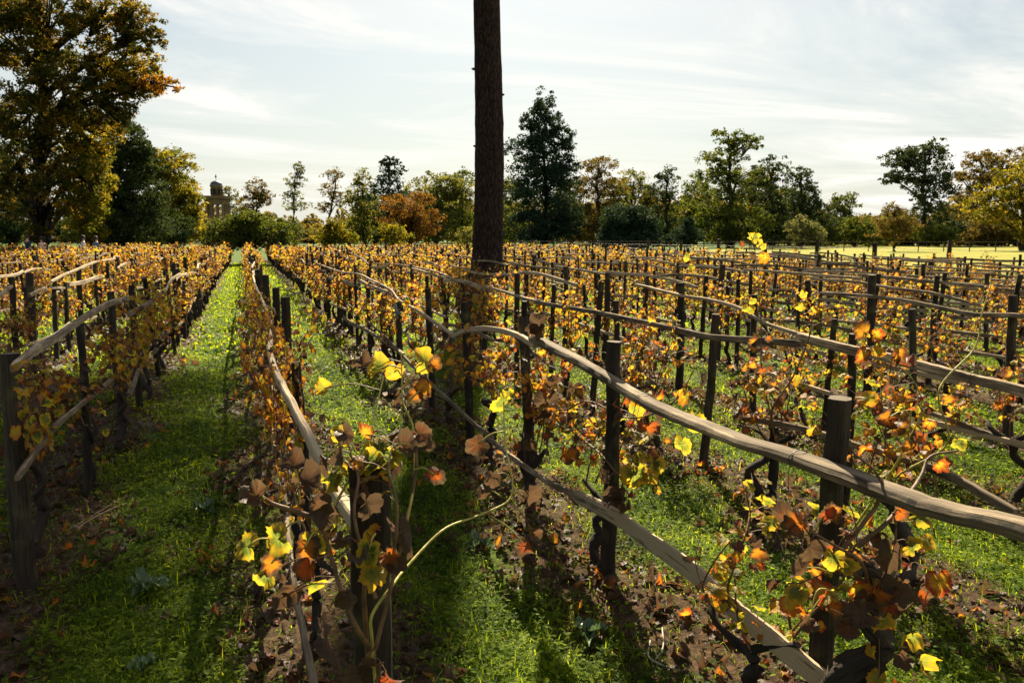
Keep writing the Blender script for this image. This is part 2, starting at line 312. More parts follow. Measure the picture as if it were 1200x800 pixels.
# ---------------------------------------------------------------- leaf templates
def vine_leaf_tpl(hi=True, dry=0.):
    if hi:
        n = 30; ph = np.linspace(-np.pi, np.pi, n, endpoint=False)
    else:
        ph = np.radians([-180, -140, -110, -82, -55, -27, 0, 27, 55, 82, 110, 140]); n = len(ph)
    kp = np.radians([-180, -165, -140, -110, -82, -55, -27, 0, 27, 55, 82, 110, 140, 165, 180])
    kr = np.array([.16, .60, .74, .82, .74, .92, .80, 1.05, .80, .92, .74, .82, .74, .60, .16])
    r = np.interp(ph, kp, kr)
    if hi: r = r*(1+.05*np.where(np.arange(n) % 2 == 0, 1, -1))*(1+rng.normal(0, .04, n))
    vein = np.interp(ph, kp, [.2, .1, .1, 1, 0, 1, 0, 1, 0, 1, 0, 1, .1, .1, .2])
    V = [[0, 0, 0]]; G = [0.]; B = [1.]
    for fr in ((.5, 1.0) if hi else (1.0,)):
        for a, q, ve in zip(ph, r, vein): V.append([q*fr*math.cos(a), q*fr*math.sin(a), 0]); G.append(fr**1.4); B.append(ve)
    V = np.array(V); x, y = V[:, 0].copy(), V[:, 1].copy(); FLAT = V.copy(); rr = np.hypot(x, y); an = np.arctan2(y, x)
    f = rng.uniform(.1, .55)*rng.choice([1, 1, -1]); dr = rng.uniform(.2, .8)
    z = f*np.abs(y)-dr*np.where(x > 0, x*x, .3*x*x)+rng.uniform(.05, .14)*(1+2*dry)*np.sin(an*rng.integers(3, 6)+rng.uniform(0, 6))*rr**2
    if hi: z += rng.normal(0, .055, len(z))*rr*(1+dry)
    z += rng.uniform(.05, .16)*(1+dry)*np.sin(x*rng.uniform(2, 4)+y*rng.uniform(-4, 4)+rng.uniform(0, 6)); z -= z[0]; V[:, 2] = z
    V[:, 0] *= rng.uniform(.85, 1.1); V[:, 0] += .12*y*rng.normal(0, 1)*(dry > 0)
    x = V[:, 0].copy()
    if dry > 0:      # roll up round the midrib, cup lengthwise
        th = y*rng.uniform(1.2, 2.4)*dry; V[:, 1] = np.sin(th)/(1.8*dry+.01)*1.0; V[:, 2] += (1-np.cos(th))*.5
        V[:, 0] = x*(1-.25*dry)
    V[:, 0] += .0
    tri = [(0, 1+i, 1+(i+1) % n) for i in range(n)]; polys = [np.array(tri)]
    if hi: polys.append(np.array([(1+i, 1+n+i, 1+n+(i+1) % n, 1+(i+1) % n) for i in range(n)]))
    return V, polys, np.array(G), np.array(B), FLAT
TPL_HI = [vine_leaf_tpl(True, d) for d in (0, 0, .12, .2, .3, .4)]+[vine_leaf_tpl(True, d) for d in (.6, .8, 1.0, 1.3)]
TPL_LO = [vine_leaf_tpl(False) for _ in range(4)]+[vine_leaf_tpl(False, .7) for _ in range(2)]
def add_leaves(mb, tpl, pos, ex, nz, size, rnd):
    """tpl: one template; pos,ex,nz (k,3); size, rnd (k,)"""
    V, polys, G, B, FL = tpl; k = len(pos); m = len(V)
    ex = ex/np.linalg.norm(ex, axis=1)[:, None]; ey = np.cross(nz, ex); ey /= np.linalg.norm(ey, axis=1)[:, None]+1e-9; ez = np.cross(ex, ey)
    W = pos[:, None]+size[:, None, None]*(V[None, :, 0:1]*ex[:, None]+V[None, :, 1:2]*ey[:, None]+V[None, :, 2:3]*ez[:, None])
    PP = [(p[None]+(np.arange(k)*m)[:, None, None]).reshape(-1, p.shape[1]) for p in polys]
    C = np.zeros((k, m, 4)); C[..., 0] = rnd[:, None]; C[..., 1] = G; C[..., 2] = B; C[..., 3] = 1
    mb.add(W.reshape(-1, 3), PP, C.reshape(-1, 4), np.tile(FL, (k, 1)), smooth=True)
def scatter_leaves(mb, tpls, pos, ex, nz, size, rnd, pick=None):
    pick = rng.integers(0, len(tpls), len(pos)) if pick is None else pick
    for i, t_ in enumerate(tpls):
        s = pick == i
        if s.any(): add_leaves(mb, t_, pos[s], ex[s], nz[s], size[s], rnd[s])
def leaf_rnd(k, mode='mix'):
    u = rng.random(k); 
    # green, yellow-green, yellow, amber, orange, red, brown
    w_ = {'mix': [.10, .16, .23, .14, .12, .09, .16], 'yellow': [.05, .18, .42, .17, .08, .03, .07], 'red': [.07, .09, .13, .13, .17, .15, .26]}[mode]
    lo = [0., .08, .20, .40, .54, .70, .82]; hi = [.08, .20, .40, .54, .70, .82, 1.0]
    c = rng.choice(7, k, p=np.array(w_)/sum(w_)); return np.array([rng.uniform(lo[i], hi[i]) for i in c])
def unit(v): v = np.asarray(v, float); return v/(np.linalg.norm(v)+1e-9)

def grow_cane(start, d, length, lift=.5, bound=True):
    pts = [np.array(start, float)]; d = unit(d); step = .05
    for i in range(int(length/step)):
        f = i*step/length
        d = unit(d+rng.normal(0, .13, 3)+np.array([0, 0, lift*.12*(1-1.9*f)]))
        if bound and abs(pts[-1][0]) > .22: d = unit(d-np.array([np.sign(pts[-1][0])*.35, 0, 0]))
        if bound and pts[-1][2] > 1.08: d = unit(d-np.array([0, 0, .35]))
        pts.append(pts[-1]+d*step)
    return np.array(pts)
def cane_leaves(pts, first=.12, gap=.065, size=(.029, .056), mode='mix', drop=.25):
    Ls = np.concatenate([[0], np.cumsum(np.linalg.norm(np.diff(pts, axis=0), axis=1))]); out = []; s = first; side = 1
    while s < Ls[-1]+.01:
        if rng.random() > drop:
            p = np.array([np.interp(s, Ls, pts[:, c]) for c in range(3)])
            i = min(len(pts)-2, int(np.searchsorted(Ls, s)-1)); tdir = unit(pts[i+1]-pts[i])
            sd = unit(np.cross(tdir, rng.normal(0, 1, 3)))*side; side = -side
            pet = unit(sd+tdir*.3+np.array([0, 0, .2]))*rng.uniform(.03, .08); q = p+pet
            ex = unit(unit(pet)+np.array([0, 0, -rng.uniform(.2, 1.5)])+rng.normal(0, .3, 3)); nzv = unit(np.array([0, 0, 1.])*rng.uniform(.1, 1)+sd*rng.uniform(0, .8)+rng.normal(0, .35, 3))
            out.append((p, q, ex, nzv, rng.uniform(*size)*(1-.25*s/Ls[-1])))
        s += gap*rng.uniform(.6, 1.4)
    return out
def foliage_mesh(leaves, mb, hi=True, mode='mix', petmb=None):
    if not leaves: return
    q = np.array([l[1] for l in leaves]); ex = np.array([l[2] for l in leaves]); nzv = np.array([l[3] for l in leaves]); sz = np.array([l[4] for l in leaves])
    rn = leaf_rnd(len(leaves), mode)
    T = TPL_HI if hi else TPL_LO; nd = 6 if hi else 4
    pick = np.where(rn > .76, rng.integers(nd, len(T), len(rn)), rng.integers(0, nd+(2 if hi else 0), len(rn)))
    scatter_leaves(mb, T, q, ex, nzv, sz, rn, pick)
    if petmb is not None:
        for l in leaves: sweep(petmb, [l[0], (l[0]+l[1])/2+np.array([0, 0, .006]), l[1]], .0012, k=3, cap=False)

def vine_proto(i, dense=1.0, mode='mix', hi=True):
    """returns dict of meshes: trunk, list of canes, foliage"""
    hgt = rng.uniform(.32, .5); k = 9
    z = np.linspace(-.06, hgt, k); wob = np.cumsum(rng.normal(0, .028, (k, 2)), 0); wob -= wob[1]
    path = np.column_stack([wob[:, 0], wob[:, 1], z]); tm = MB()
    sweep(tm, smooth_path(path, 22), np.linspace(.034, .022, 22)*(1+.12*np.sin(np.linspace(0, 14, 22)+rng.uniform(0, 6))), k=11, noise=.13)
    top = path[-1]
    for s in (-1, 1):
        arm = [top-np.array([0, 0, .03]), top+np.array([rng.normal(0, .03), s*.10, .05]), top+np.array([rng.normal(0, .04), s*rng.uniform(.16, .28), rng.uniform(.06, .16)])]
        sweep(tm, smooth_path(arm, 8), np.linspace(.02, .011, 8)*(1+rng.normal(0, .1, 8)), k=7, noise=.08)
        if s == -1: armL = arm[-1]
        else: armR = arm[-1]
    canes = []; leaves = []
    for c in range(6):
        s0 = [top, armL, armR, armL, armR, top][c]+rng.normal(0, .02, 3)
        s0 = np.array([s0[0], s0[1]*rng.uniform(.6, 1), s0[2]])
        pts = grow_cane(s0, (rng.normal(0, .45), rng.normal(0, .55), 1.0), rng.uniform(.45, .85), lift=.8)
        cm = MB(); sweep(cm, pts, np.linspace(.0055, .0018, len(pts)), k=5, cap=False); 
        lv = cane_leaves(pts, gap=.041/dense, mode=mode); leaves += lv
        for l in lv: sweep(cm, [l[0], (l[0]+l[1])/2+np.array([0, 0, .006]), l[1]], .0012, k=3, cap=False)
        # short laterals
        for _ in range(2):
            j = rng.integers(3, len(pts)-3); lp = grow_cane(pts[j], rng.normal(0, 1, 3)+np.array([0, 0, .2]), rng.uniform(.15, .35), .3)
            sweep(cm, lp, np.linspace(.003, .0013, len(lp)), k=4, cap=False); lv = cane_leaves(lp, .04, .045/dense); leaves += lv
        canes.append(cm.mesh('cane', M_CANE))
    fm = MB(); foliage_mesh(leaves, fm, hi, mode)
    return dict(trunk=tm.mesh('trunk', M_VTRUNK), canes=canes, foliage=fm.mesh('foliage', M_LEAF), raw=leaves)
PROTO = [vine_proto(i, 1.6, ['mix', 'yellow', 'mix', 'red', 'yellow', 'mix', 'red', 'mix', 'yellow', 'mix', 'yellow', 'red'][i]) for i in range(12)]
MED = [vine_proto(i, 1.15, ['mix', 'yellow', 'mix', 'red', 'yellow', 'mix'][i]) for i in range(6)]
SPARSE = [vine_proto(i, 1.0, ['mix', 'red', 'mix', 'yellow', 'red'][i]) for i in range(5)]

# ---------------------------------------------------------------- posts
def post_mesh(base, top, wd, mbx=None, k=9, n=9):
    mbx = mbx or MB(); base = np.array(base, float); top = np.array(top, float)
    t_ = np.linspace(0, 1, n)[:, None]; path = base*(1-t_)+top*t_; path[1:-1] += rng.normal(0, .003, (n-2, 3))
    path[:, :2] += (np.sin(np.linspace(0, math.pi, n))[:, None])*rng.normal(0, .008, (1, 2))
    r_ = wd/2*np.linspace(1.08, .95, n)*(1+rng.normal(0, .02, n))
    sweep(mbx, path, r_, r_*rng.uniform(.75, 1.05), k=k, sq=rng.uniform(0, .6), up=(math.cos(rng.uniform(0, 3)), math.sin(rng.uniform(0, 3)), 0), noise=.05, smooth=False)
    return mbx
def local_obj(name, mbx, mat, loc, parent=None):
    loc = np.array(loc, float)
    mbx.V = [v-loc for v in mbx.V]; o = mbx.build(name, mat, parent); o.location = loc; return o
hero_pts = []           # (x,y) of hero posts so the generated ones keep away
NP = NV = NR = 0
HERO_POSTS = [
 # top px, low px, X plane, width m, label
 ((984, 466), (962, 780), 1.58, .085, 'dark square-cut post carrying the big curved rail, nearest on the right'),
 ((720, 400), (710, 695), 1.58, .088, 'stout dark post crossed by both rails right of centre, bare soil at its foot'),
 ((613, 371), (622, 600), 1.60, .085, 'dark post at the rail joint with a pale curled leaf on its top'),
 ((544, 354), (552, 552), 1.60, .075, 'slim straight post under the arching end of the curved rail'),
 ((501, 338), (506, 470), 1.60, .080, 'dark post behind the yellow leaves left of the slim straight post'),
 ((467, 348), (470, 470), 1.60, .085, 'leaf-wrapped post on the near row left of centre, tied with pale cloth'),
 ((1000, 391), (988, 600), 3.0, .075, 'narrow post showing above and behind the nearest right-hand post'),
 ((839, 368), (822, 572), 3.0, .072, 'post of the second right row with a leaning vine trunk at its foot'),
 ((884, 345), (882, 470), 4.4, .080, 'thick post behind the gap where two second-row rails meet'),
 ((722, 352), (722, 480), 3.0, .070, 'short dark post top showing just behind the stout right-centre post'),
 ((649, 333), (647, 430), 3.0, .066, 'post of the second right row just left of the pine trunk foot line'),
 ((606, 320), (606, 400), 3.0, .090, 'leafy thick post standing right before the pine trunk base'),
 ((1187, 346), (1182, 470), 5.8, .085, 'bare dark post at the far right edge holding a long level rail'),
 ((1022, 322), (1020, 370), 5.8, .10, 'broad post with two rail ends meeting right of centre distance'),
 ((1115, 282), (1113, 330), 17.4, .15, None),
 ((12, 414), (31, 660), -1.03, .115, 'thick round-topped post at the far left edge, first of its row'),
 ((92, 374), (101, 560), -1.03, .060, 'thin sunlit post second from the left edge beside the path'),
 ((129, 342), (143, 490), -1.03, .078, 'dark leaning post third along the left path'),
 ((154, 334), (162, 455), -1.03, .068, 'slim dark post just right of the leaning third one on the left path'),
 ((169, 325), (184, 430), -1.03, .070, 'strongly tilted dark post nearest the shaded left path edge'),
 ((203, 308), (207, 380), -1.03, .072, 'upright post further along the left path where the sunlit grass begins'),
 ((35, 320), (41, 414), -2.45, .110, 'broad dark post in the second left row, wrapped in leaves'),
 ((63, 323), (66, 400), -2.45, .075, 'slim post holding the sunlit rail in the second left row'),
]
post_ids = []
def row_post(base, top, wd, label, group='vineyard posts'):
    mbx = post_mesh(base, top, wd, k=12, n=12); o = local_obj('vineyard_post', mbx, M_POST, (base[0], base[1], 0)); tag(o, label, 'post', group); hero_pts.append((base[0], base[1])); return o
for tp, lo, X, wd, lab in HERO_POSTS:
    if lab is None: continue
    A = at_x(*tp, X); B = at_x(*lo, X); d = (B-A); s = (-.08-A[2])/d[2]; base = A+d*s
    row_post(base, A, wd*.74, lab); NP += 1
# centre row, given by depth
FRONT = at_d(432, 540, 1.40)
for (u, v, D, wd, lean, lab) in [(432, 540, 1.40, .100, (-.005, .01), 'massive dark post at the near end of the centre row, leaves on its top'),
                      (347, 424, 3.55, .06, (.01, 0), 'low thin post hidden in the vine of the centre row behind the rail'),
                      (334, 348, 6.0, .085, (0, 0), 'flat-topped post of the centre row, right one of a touching pair'),
                      (323, 337, 6.6, .080, (0, 0), 'flat-topped post of the centre row, left taller one of a touching pair'),
                      (311, 322, 8.3, .09, (0, 0), 'farther dark post of the centre row above the touching pair')]:
    A = at_d(u, v, D); row_post((A[0]+lean[0], A[1]+lean[1], -.08), A, wd*.80, lab); NP += 1

# ---------------------------------------------------------------- rails
def split_prof():
    b = np.array([(1, -.72), (.80, -1), (-.85, -.95), (-1, -.55), (-.97, .2), (-.92, .80), (-.62, 1), (.1, .93), (.84, .9), (1.0, .62), (1.04, -.1)])[::-1]
    return (b*(1+rng.normal(0, .05, b.shape)))[::-1]
def rail(pts, hh, th, label, group='split wood rails', n=None, ties=()):
    """pts world; hh half height, th half thickness"""
    P = smooth_path(pts, n or max(14, 5*len(pts))); P[1:-1] += rng.normal(0, .0010, (len(P)-2, 3))
    hh *= .66; th *= .72; mbx = MB(); nn = len(P); e = np.ones(nn); e[0] = e[-1] = .82
    q = np.linspace(0, 1, nn); lo = lambda a: 1+a*np.sin(q*rng.uniform(4, 9)+rng.uniform(0, 6))+a*.5*np.sin(q*rng.uniform(14, 22)+rng.uniform(0, 6))
    sweep(mbx, P, th*e*lo(.09), hh*e*lo(.07), noise=.012, prof=split_prof(), smooth=False)
    loc = P[0].copy(); o = local_obj('wooden_rail', mbx, M_RAIL, loc); tag(o, label, 'rail', group)
    for t_ in ties:
        c = P[int(t_*(nn-1))]; m2 = MB(); tt = np.linspace(0, 2*np.pi, 14); d = unit(P[min(nn-1, int(t_*(nn-1))+1)]-c); s_ = unit(np.cross(d, (0, 0, 1))); u_ = np.cross(s_, d)
        sweep(m2, [c+s_*math.cos(a)*(th+.006)*1.1+u_*math.sin(a)*(hh+.006)*1.1+d*.004*math.sin(a*.5) for a in tt], .0016, k=5, cap=False)
        sweep(m2, [c-s_*(th+.006)+u_*0.0, c-s_*(th+.012)-u_*.06, c-s_*(th+.006)-u_*.13], .0012, k=4, cap=False)
        m2.V = [v-loc for v in m2.V]; m2.build('wire_tie', M_WIRE, o)
    return o
M_WIRE = plain_mat('wire', (.05, .045, .04), .5, 20, .2, .5)
def xr(uv, X): return [at_x(u, v, x) if isinstance(x, (int, float)) else None for (u, v), x in zip(uv, X if isinstance(X, list) else [X]*len(uv))]
o_ = -.065
rail(xr([(1290, 662), (1200, 621), (1100, 597), (1033, 573), (943, 540), (867, 516), (800, 490), (760, 472), (708, 441), (670, 419), (624, 396)], 1.58+o_), .030, .042,
     'long thick curved rail sweeping from the right edge to the joint post', ties=(.42, .72), n=60)
rail(xr([(628, 405), (605, 392), (575, 385), (548, 387), (530, 394)], 1.60+o_), .026, .022, 'short arched rail end resting on the slim straight post', n=24)
rail(xr([(536, 396), (510, 378), (490, 364), (468, 352), (457, 339), (437, 329), (420, 321), (398, 318), (372, 309)], 1.60+o_), .018, .016, 'thin twisting rail climbing left from the slim straight post', n=40)
rail(xr([(1060, 868), (965, 797), (900, 745), (860, 713), (815, 672), (760, 633), (720, 604), (674, 580)], 1.58+o_), .056, .016, 'flat lower board running down to the bottom edge, right of centre', n=44)
rail(xr([(690, 588), (665, 575), (640, 563), (600, 535), (570, 511)], 1.60+o_-.02), .024, .016, 'short lower rail overlapping the flat board near its upper end', n=24)
rail(xr([(578, 512), (560, 500), (540, 482), (512, 456), (480, 425), (450, 393), (420, 367), (395, 345)], 1.60+o_), .024, .015, 'pale lower rail slanting behind the yellow leafy shoot', n=34)
rail(xr([(1290, 485), (1200, 458), (1142, 444), (1097, 433), (1030, 416), (985, 407), (935, 394)], 3.0+o_), .036, .022, 'grey flat rail of the second right row reaching the right edge', ties=(.35,), n=40)
rail(xr([(940, 403), (896, 399), (835, 395), (806, 389), (767, 380), (700, 366), (656, 359), (627, 353)], 3.0+o_-.02), .030, .022, 'long wavy rail of the second right row in mid picture', n=40)
rail(xr([(640, 356), (604, 346), (570, 336), (535, 328), (506, 317), (466, 310), (440, 309)], 3.0+o_), .022, .02, 'thin wavy rail passing before the pine trunk foot', n=34)
rail(xr([(1190, 600), (1100, 552), (1000, 520), (930, 500), (860, 488)], 3.0+o_), .026, .022, 'round pole lying low behind the big curved rail, right side', n=30)
rail(xr([(1290, 545), (1190, 520), (1130, 498), (1075, 478)], 4.4+o_), .024, .018, 'dark low rail near the right edge above shaded grass', n=24)
rail(xr([(1010, 412), (960, 398), (900, 380), (868, 362), (835, 352), (793, 345), (745, 333)], 4.4+o_), .024, .018, 'grey plank rail of the third right row catching the light', n=34)
rail(xr([(1290, 382), (1200, 370), (1140, 368), (1080, 356), (1030, 348), (962, 343)], 5.8+o_), .026, .022, 'dark level rail crossing to the bare post at the right edge', n=34)
rail(xr([(1135, 354), (1090, 343), (1050, 338), (1000, 330), (950, 327)], 7.2+o_), .024, .02, 'pale sunlit rail ending in mid air above the dark level one', n=26)
rail([at_z(u, v, z) for u, v, z in [(421, 616, .97), (390, 571, .97), (361, 510, .975), (340, 470, .97), (322, 434, .965), (314, 407, .97)]], .032, .020,
     'weathered centre-row top rail with a sawn end beside the massive post', ties=(.12,), n=40)
rail([at_z(u, v, z) for u, v, z in [(316, 412, .985), (317, 379, .97), (306, 349, .97), (299, 334, 1.0), (296, 318, .98)]], .026, .018, 'twisted farther top rail of the centre row', n=36)
rail([at_z(u, v, .37) for u, v in [(372, 835), (367, 800), (358, 755), (345, 687), (336, 612), (330, 549), (322, 490)]], .030, .016, 'lower centre-row rail with lichen dropping to the bottom edge', n=40)
rail(xr([(14, 432), (40, 411), (66, 395), (100, 371), (125, 357), (150, 349)], -1.03+.06), .030, .016, 'sunlit top rail linking the first posts on the left edge', n=30)
rail(xr([(20, 560), (60, 505), (100, 470), (150, 430)], -1.03+.06), .024, .016, 'low rail among leaves between the first left posts', n=24)
rail(xr([(-60, 390), (0, 346), (14, 335)], -2.45+.06), .030, .018, 'pale rail end poking in at the left edge', n=16)
rail(xr([(60, 330), (75, 322), (92, 315), (112, 307), (135, 303)], -2.45+.06), .026, .018, 'bright white-lit rail in the second left row', n=26)
hero_rail_y = {1: 8.5, 2: 8.6, 3: 9.5, 4: 8.5, 5: 9.0, 0: 11.0, -1: 6.8, -2: 10.}   # top rail hero extents

# ---------------------------------------------------------------- generated rows
rows = list(range(-10, 15))
posts = []; vines = []; rails = []
def rx(k): return {1: 1.60, -1: -1.03, -2: -2.45}.get(k, ROW0+DX*k)
for k in rows:
    X = rx(k); y = {0: 1.75, 1: 2.0, -1: 3.9}.get(k, 1.2 + rng.uniform(0, .8)); yend = 56+rng.uniform(-1, 1)
    while y < yend:
        u, v, d = proj((X, y, .9))
        if d > .8 and -110 < u < 1310:
            hero = any(abs(px_-X) < .35 and abs(py_-y) < .8 for px_, py_ in hero_pts)
            if not hero and not (k == 0 and y < 8.8): posts.append((X+rng.normal(0, .04), y, rng.uniform(.98, 1.24), d))
            if not (k == 0 and y < 2.5) and rng.random() < .93: vines.append((X+rng.normal(0, .05), y+rng.uniform(-.3, .3), d, k))
            if rng.random() < .18 and d > 6: posts.append((X+rng.normal(0, .05), y+rng.uniform(.35, .6), rng.uniform(.9, 1.3), d))
        y += rng.uniform(.85, 1.15)
    for lev, zc in ((0, 1.0), (1, .40), (2, .72)):
        if lev == 2 and k < 2: continue
        y = hero_rail_y.get(k, 1.5)+rng.uniform(-.5, .3) if lev == 0 else {1: 7.5, 0: 4.2, -1: 6.5, 2: 6.6}.get(k, 2.0 if lev == 1 else 7.0)+rng.uniform(0, .5)
        side = -.06 if X > 0 else .06
        while y < yend:
            Ln = rng.uniform(1.8, 3.0); u, v, d = proj((X, y+Ln/2, zc))
            u0, _, d0 = proj((X, y, zc)); u1, _, d1 = proj((X, y+Ln, zc))
            if d > .8 and d1 > 1 and u1 < 1210 and u > -60 and rng.random() < (.55 if lev == 2 else .98 if X > -3 else .75): rails.append((X+side, y, Ln, zc+rng.normal(0, .035), d, lev))
            y += Ln-rng.uniform(0, .2)
posts.sort(key=lambda p: p[3]); vines.sort(key=lambda p: p[2]); rails.sort(key=lambda p: p[4])
# post prototypes
PM = []
for i in range(10):
    m_ = post_mesh((0, 0, -.08), (rng.normal(0, .02), rng.normal(0, .02), 1.0), rng.uniform(.046, .07), k=9, n=9); PM.append(m_.mesh('vineyard_post', M_POST))
def zone(x, y):
    if x < -.6: return 'in the rows left of the grass path'
    if x < .9: return 'in the centre row between grass paths'
    if x < 3.6: return 'in the first two rows right of centre'
    if x < 8: return 'in the right-hand middle rows'
    return 'in the far right rows before the meadow'
def dist(d): return 'near' if d < 6 else ('mid-distance' if d < 14 else 'distant')
n_ind = 0
far_posts = MB()
for i, (x, y, h_, d) in enumerate(posts):
    if n_ind < 300-NP:
        o = bpy.data.objects.new('vineyard_post', PM[i % 10]); link(o); o.location = (x, y, 0); o.scale = (rng.uniform(.85, 1.15),)*2+(h_,)
        o.rotation_euler = (rng.normal(0, .03), rng.normal(0, .035), rng.uniform(0, 6.28)); tag(o, f'weathered dark wooden vineyard post {zone(x, y)}, {dist(d)}', 'post', 'vineyard posts'); n_ind += 1
    else:
        b = np.array([x, y, 0.]); sweep(far_posts, [b, b+np.array([rng.normal(0, .04), rng.normal(0, .04), h_])], rng.uniform(.03, .045), k=6, smooth=False)
o = far_posts.build('distant_posts', M_POST); tag(o, 'mass of distant dark stake tops across the back of the vineyard', 'posts', kind='stuff')
# rails
n_ind = 0; far_rails = MB(); NRH = 22
def rail_path(x, y, Ln, z):
    n = 12; t_ = np.linspace(0, 1, n); a1, a2, ph = rng.normal(0, .028), rng.normal(0, .012), rng.uniform(0, 6)
    return np.column_stack([x+rng.normal(0, .012)+.02*np.sin(t_*5+ph), y+t_*Ln, z+a1*np.sin(t_*math.pi)+a2*np.sin(t_*2*math.pi)+rng.normal(0, .02)*(t_-.5)*2])
RM = []
for i in range(14):
    P = rail_path(0, 0, 2.4, 0); m_ = MB(); sweep(m_, smooth_path(P, 26), rng.uniform(.010, .018), rng.uniform(.017, .03), prof=split_prof(), noise=.02, smooth=False); RM.append(m_.mesh('wooden_rail', M_RAIL))
for i, (x, y, Ln, z, d, lev) in enumerate(rails):
    if n_ind < 300-NRH:
        o = bpy.data.objects.new('wooden_rail', RM[i % 14]); link(o); o.location = (x, y, z); o.scale = (1, Ln/2.4, 1); o.rotation_euler = (rng.normal(0, .02), 0, rng.normal(0, .01))
        tag(o, f'{"upper" if lev == 0 else "lower" if lev == 1 else "middle"} grey split wood rail {zone(x, y)}, {dist(d)}', 'rail', 'split wood rails'); n_ind += 1
    else: sweep(far_rails, rail_path(x, y, Ln, z), .014, .024, k=5, cap=False)
o = far_rails.build('distant_rails', M_RAIL); tag(o, 'mass of distant pale rails across the back of the vineyard', 'rails', kind='stuff')
# vines
def place_vine(pr, loc, rz, sc, label):
    r_ = empty('grapevine', loc, label, 'grapevine', 'grapevines', rz); r_.scale = (sc[0], sc[1], sc[2])
    for nm, me in [('trunk', pr['trunk'])]+[('cane', c) for c in pr['canes']]+[('foliage', pr['foliage'])]:
        link(bpy.data.objects.new(nm, me), r_)
    return r_
n_ind = 0; far_v = MB(); far_t = MB()
rawL = [np.array([[*l[1], *l[2], *l[3], l[4]] for l in p['raw']]) for p in PROTO]
for i, (x, y, d, k) in enumerate(vines):
    near = d < 4.5 and k >= 1
    if n_ind < 290:
        pr = SPARSE[rng.integers(5)] if (near or (k in (1, 2) and d < 7)) else (MED[rng.integers(6)] if (k >= 2 or (k == 1 and d < 9)) else PROTO[rng.integers(12)])
        sc = rng.uniform(.88, 1.12)
        if k > 2: sc *= .93
        place_vine(pr, (x, y, 0), math.pi*rng.integers(0, 2)+rng.normal(0, .2), (sc*(.55 if k == 0 else .9), sc, sc*rng.uniform(.78, 1.06)), f'autumn grapevine, yellow leaves, {zone(x, y)}, {dist(d)}'); n_ind += 1
    else:
        A = rawL[rng.integers(12)]; s = rng.random(len(A)) < (.42 if d < 30 else .25); A = A[s]; big = 1.5 if d < 30 else 2.0
        sg = rng.choice([-1, 1]); q = A[:, 0:3]*np.array([sg, sg, 1])*rng.uniform(.9, 1.12)*np.array([1, 1, 1.03 if x < 2 else .95])+np.array([x, y, 0])
        rn = leaf_rnd(len(A), rng.choice(['mix', 'yellow', 'yellow']))
        scatter_leaves(far_v, TPL_LO, q, A[:, 3:6]*np.array([sg, sg, 1]), A[:, 6:9]*np.array([sg, sg, 1]), A[:, 9]*big, rn)
        sweep(far_t, [(x, y, 0), (x+rng.normal(0, .05), y, .3), (x+rng.normal(0, .08), y, .6)], .03, k=5, cap=False)
o = far_v.build('distant_vine_leaves', M_LEAF); tag(o, 'mass of distant yellow vine leaves filling the back rows', 'vine leaves', kind='stuff')
o = far_t.build('distant_vine_stems', M_VTRUNK); tag(o, 'mass of distant dark vine stems in the back rows', 'vine stems', kind='stuff')

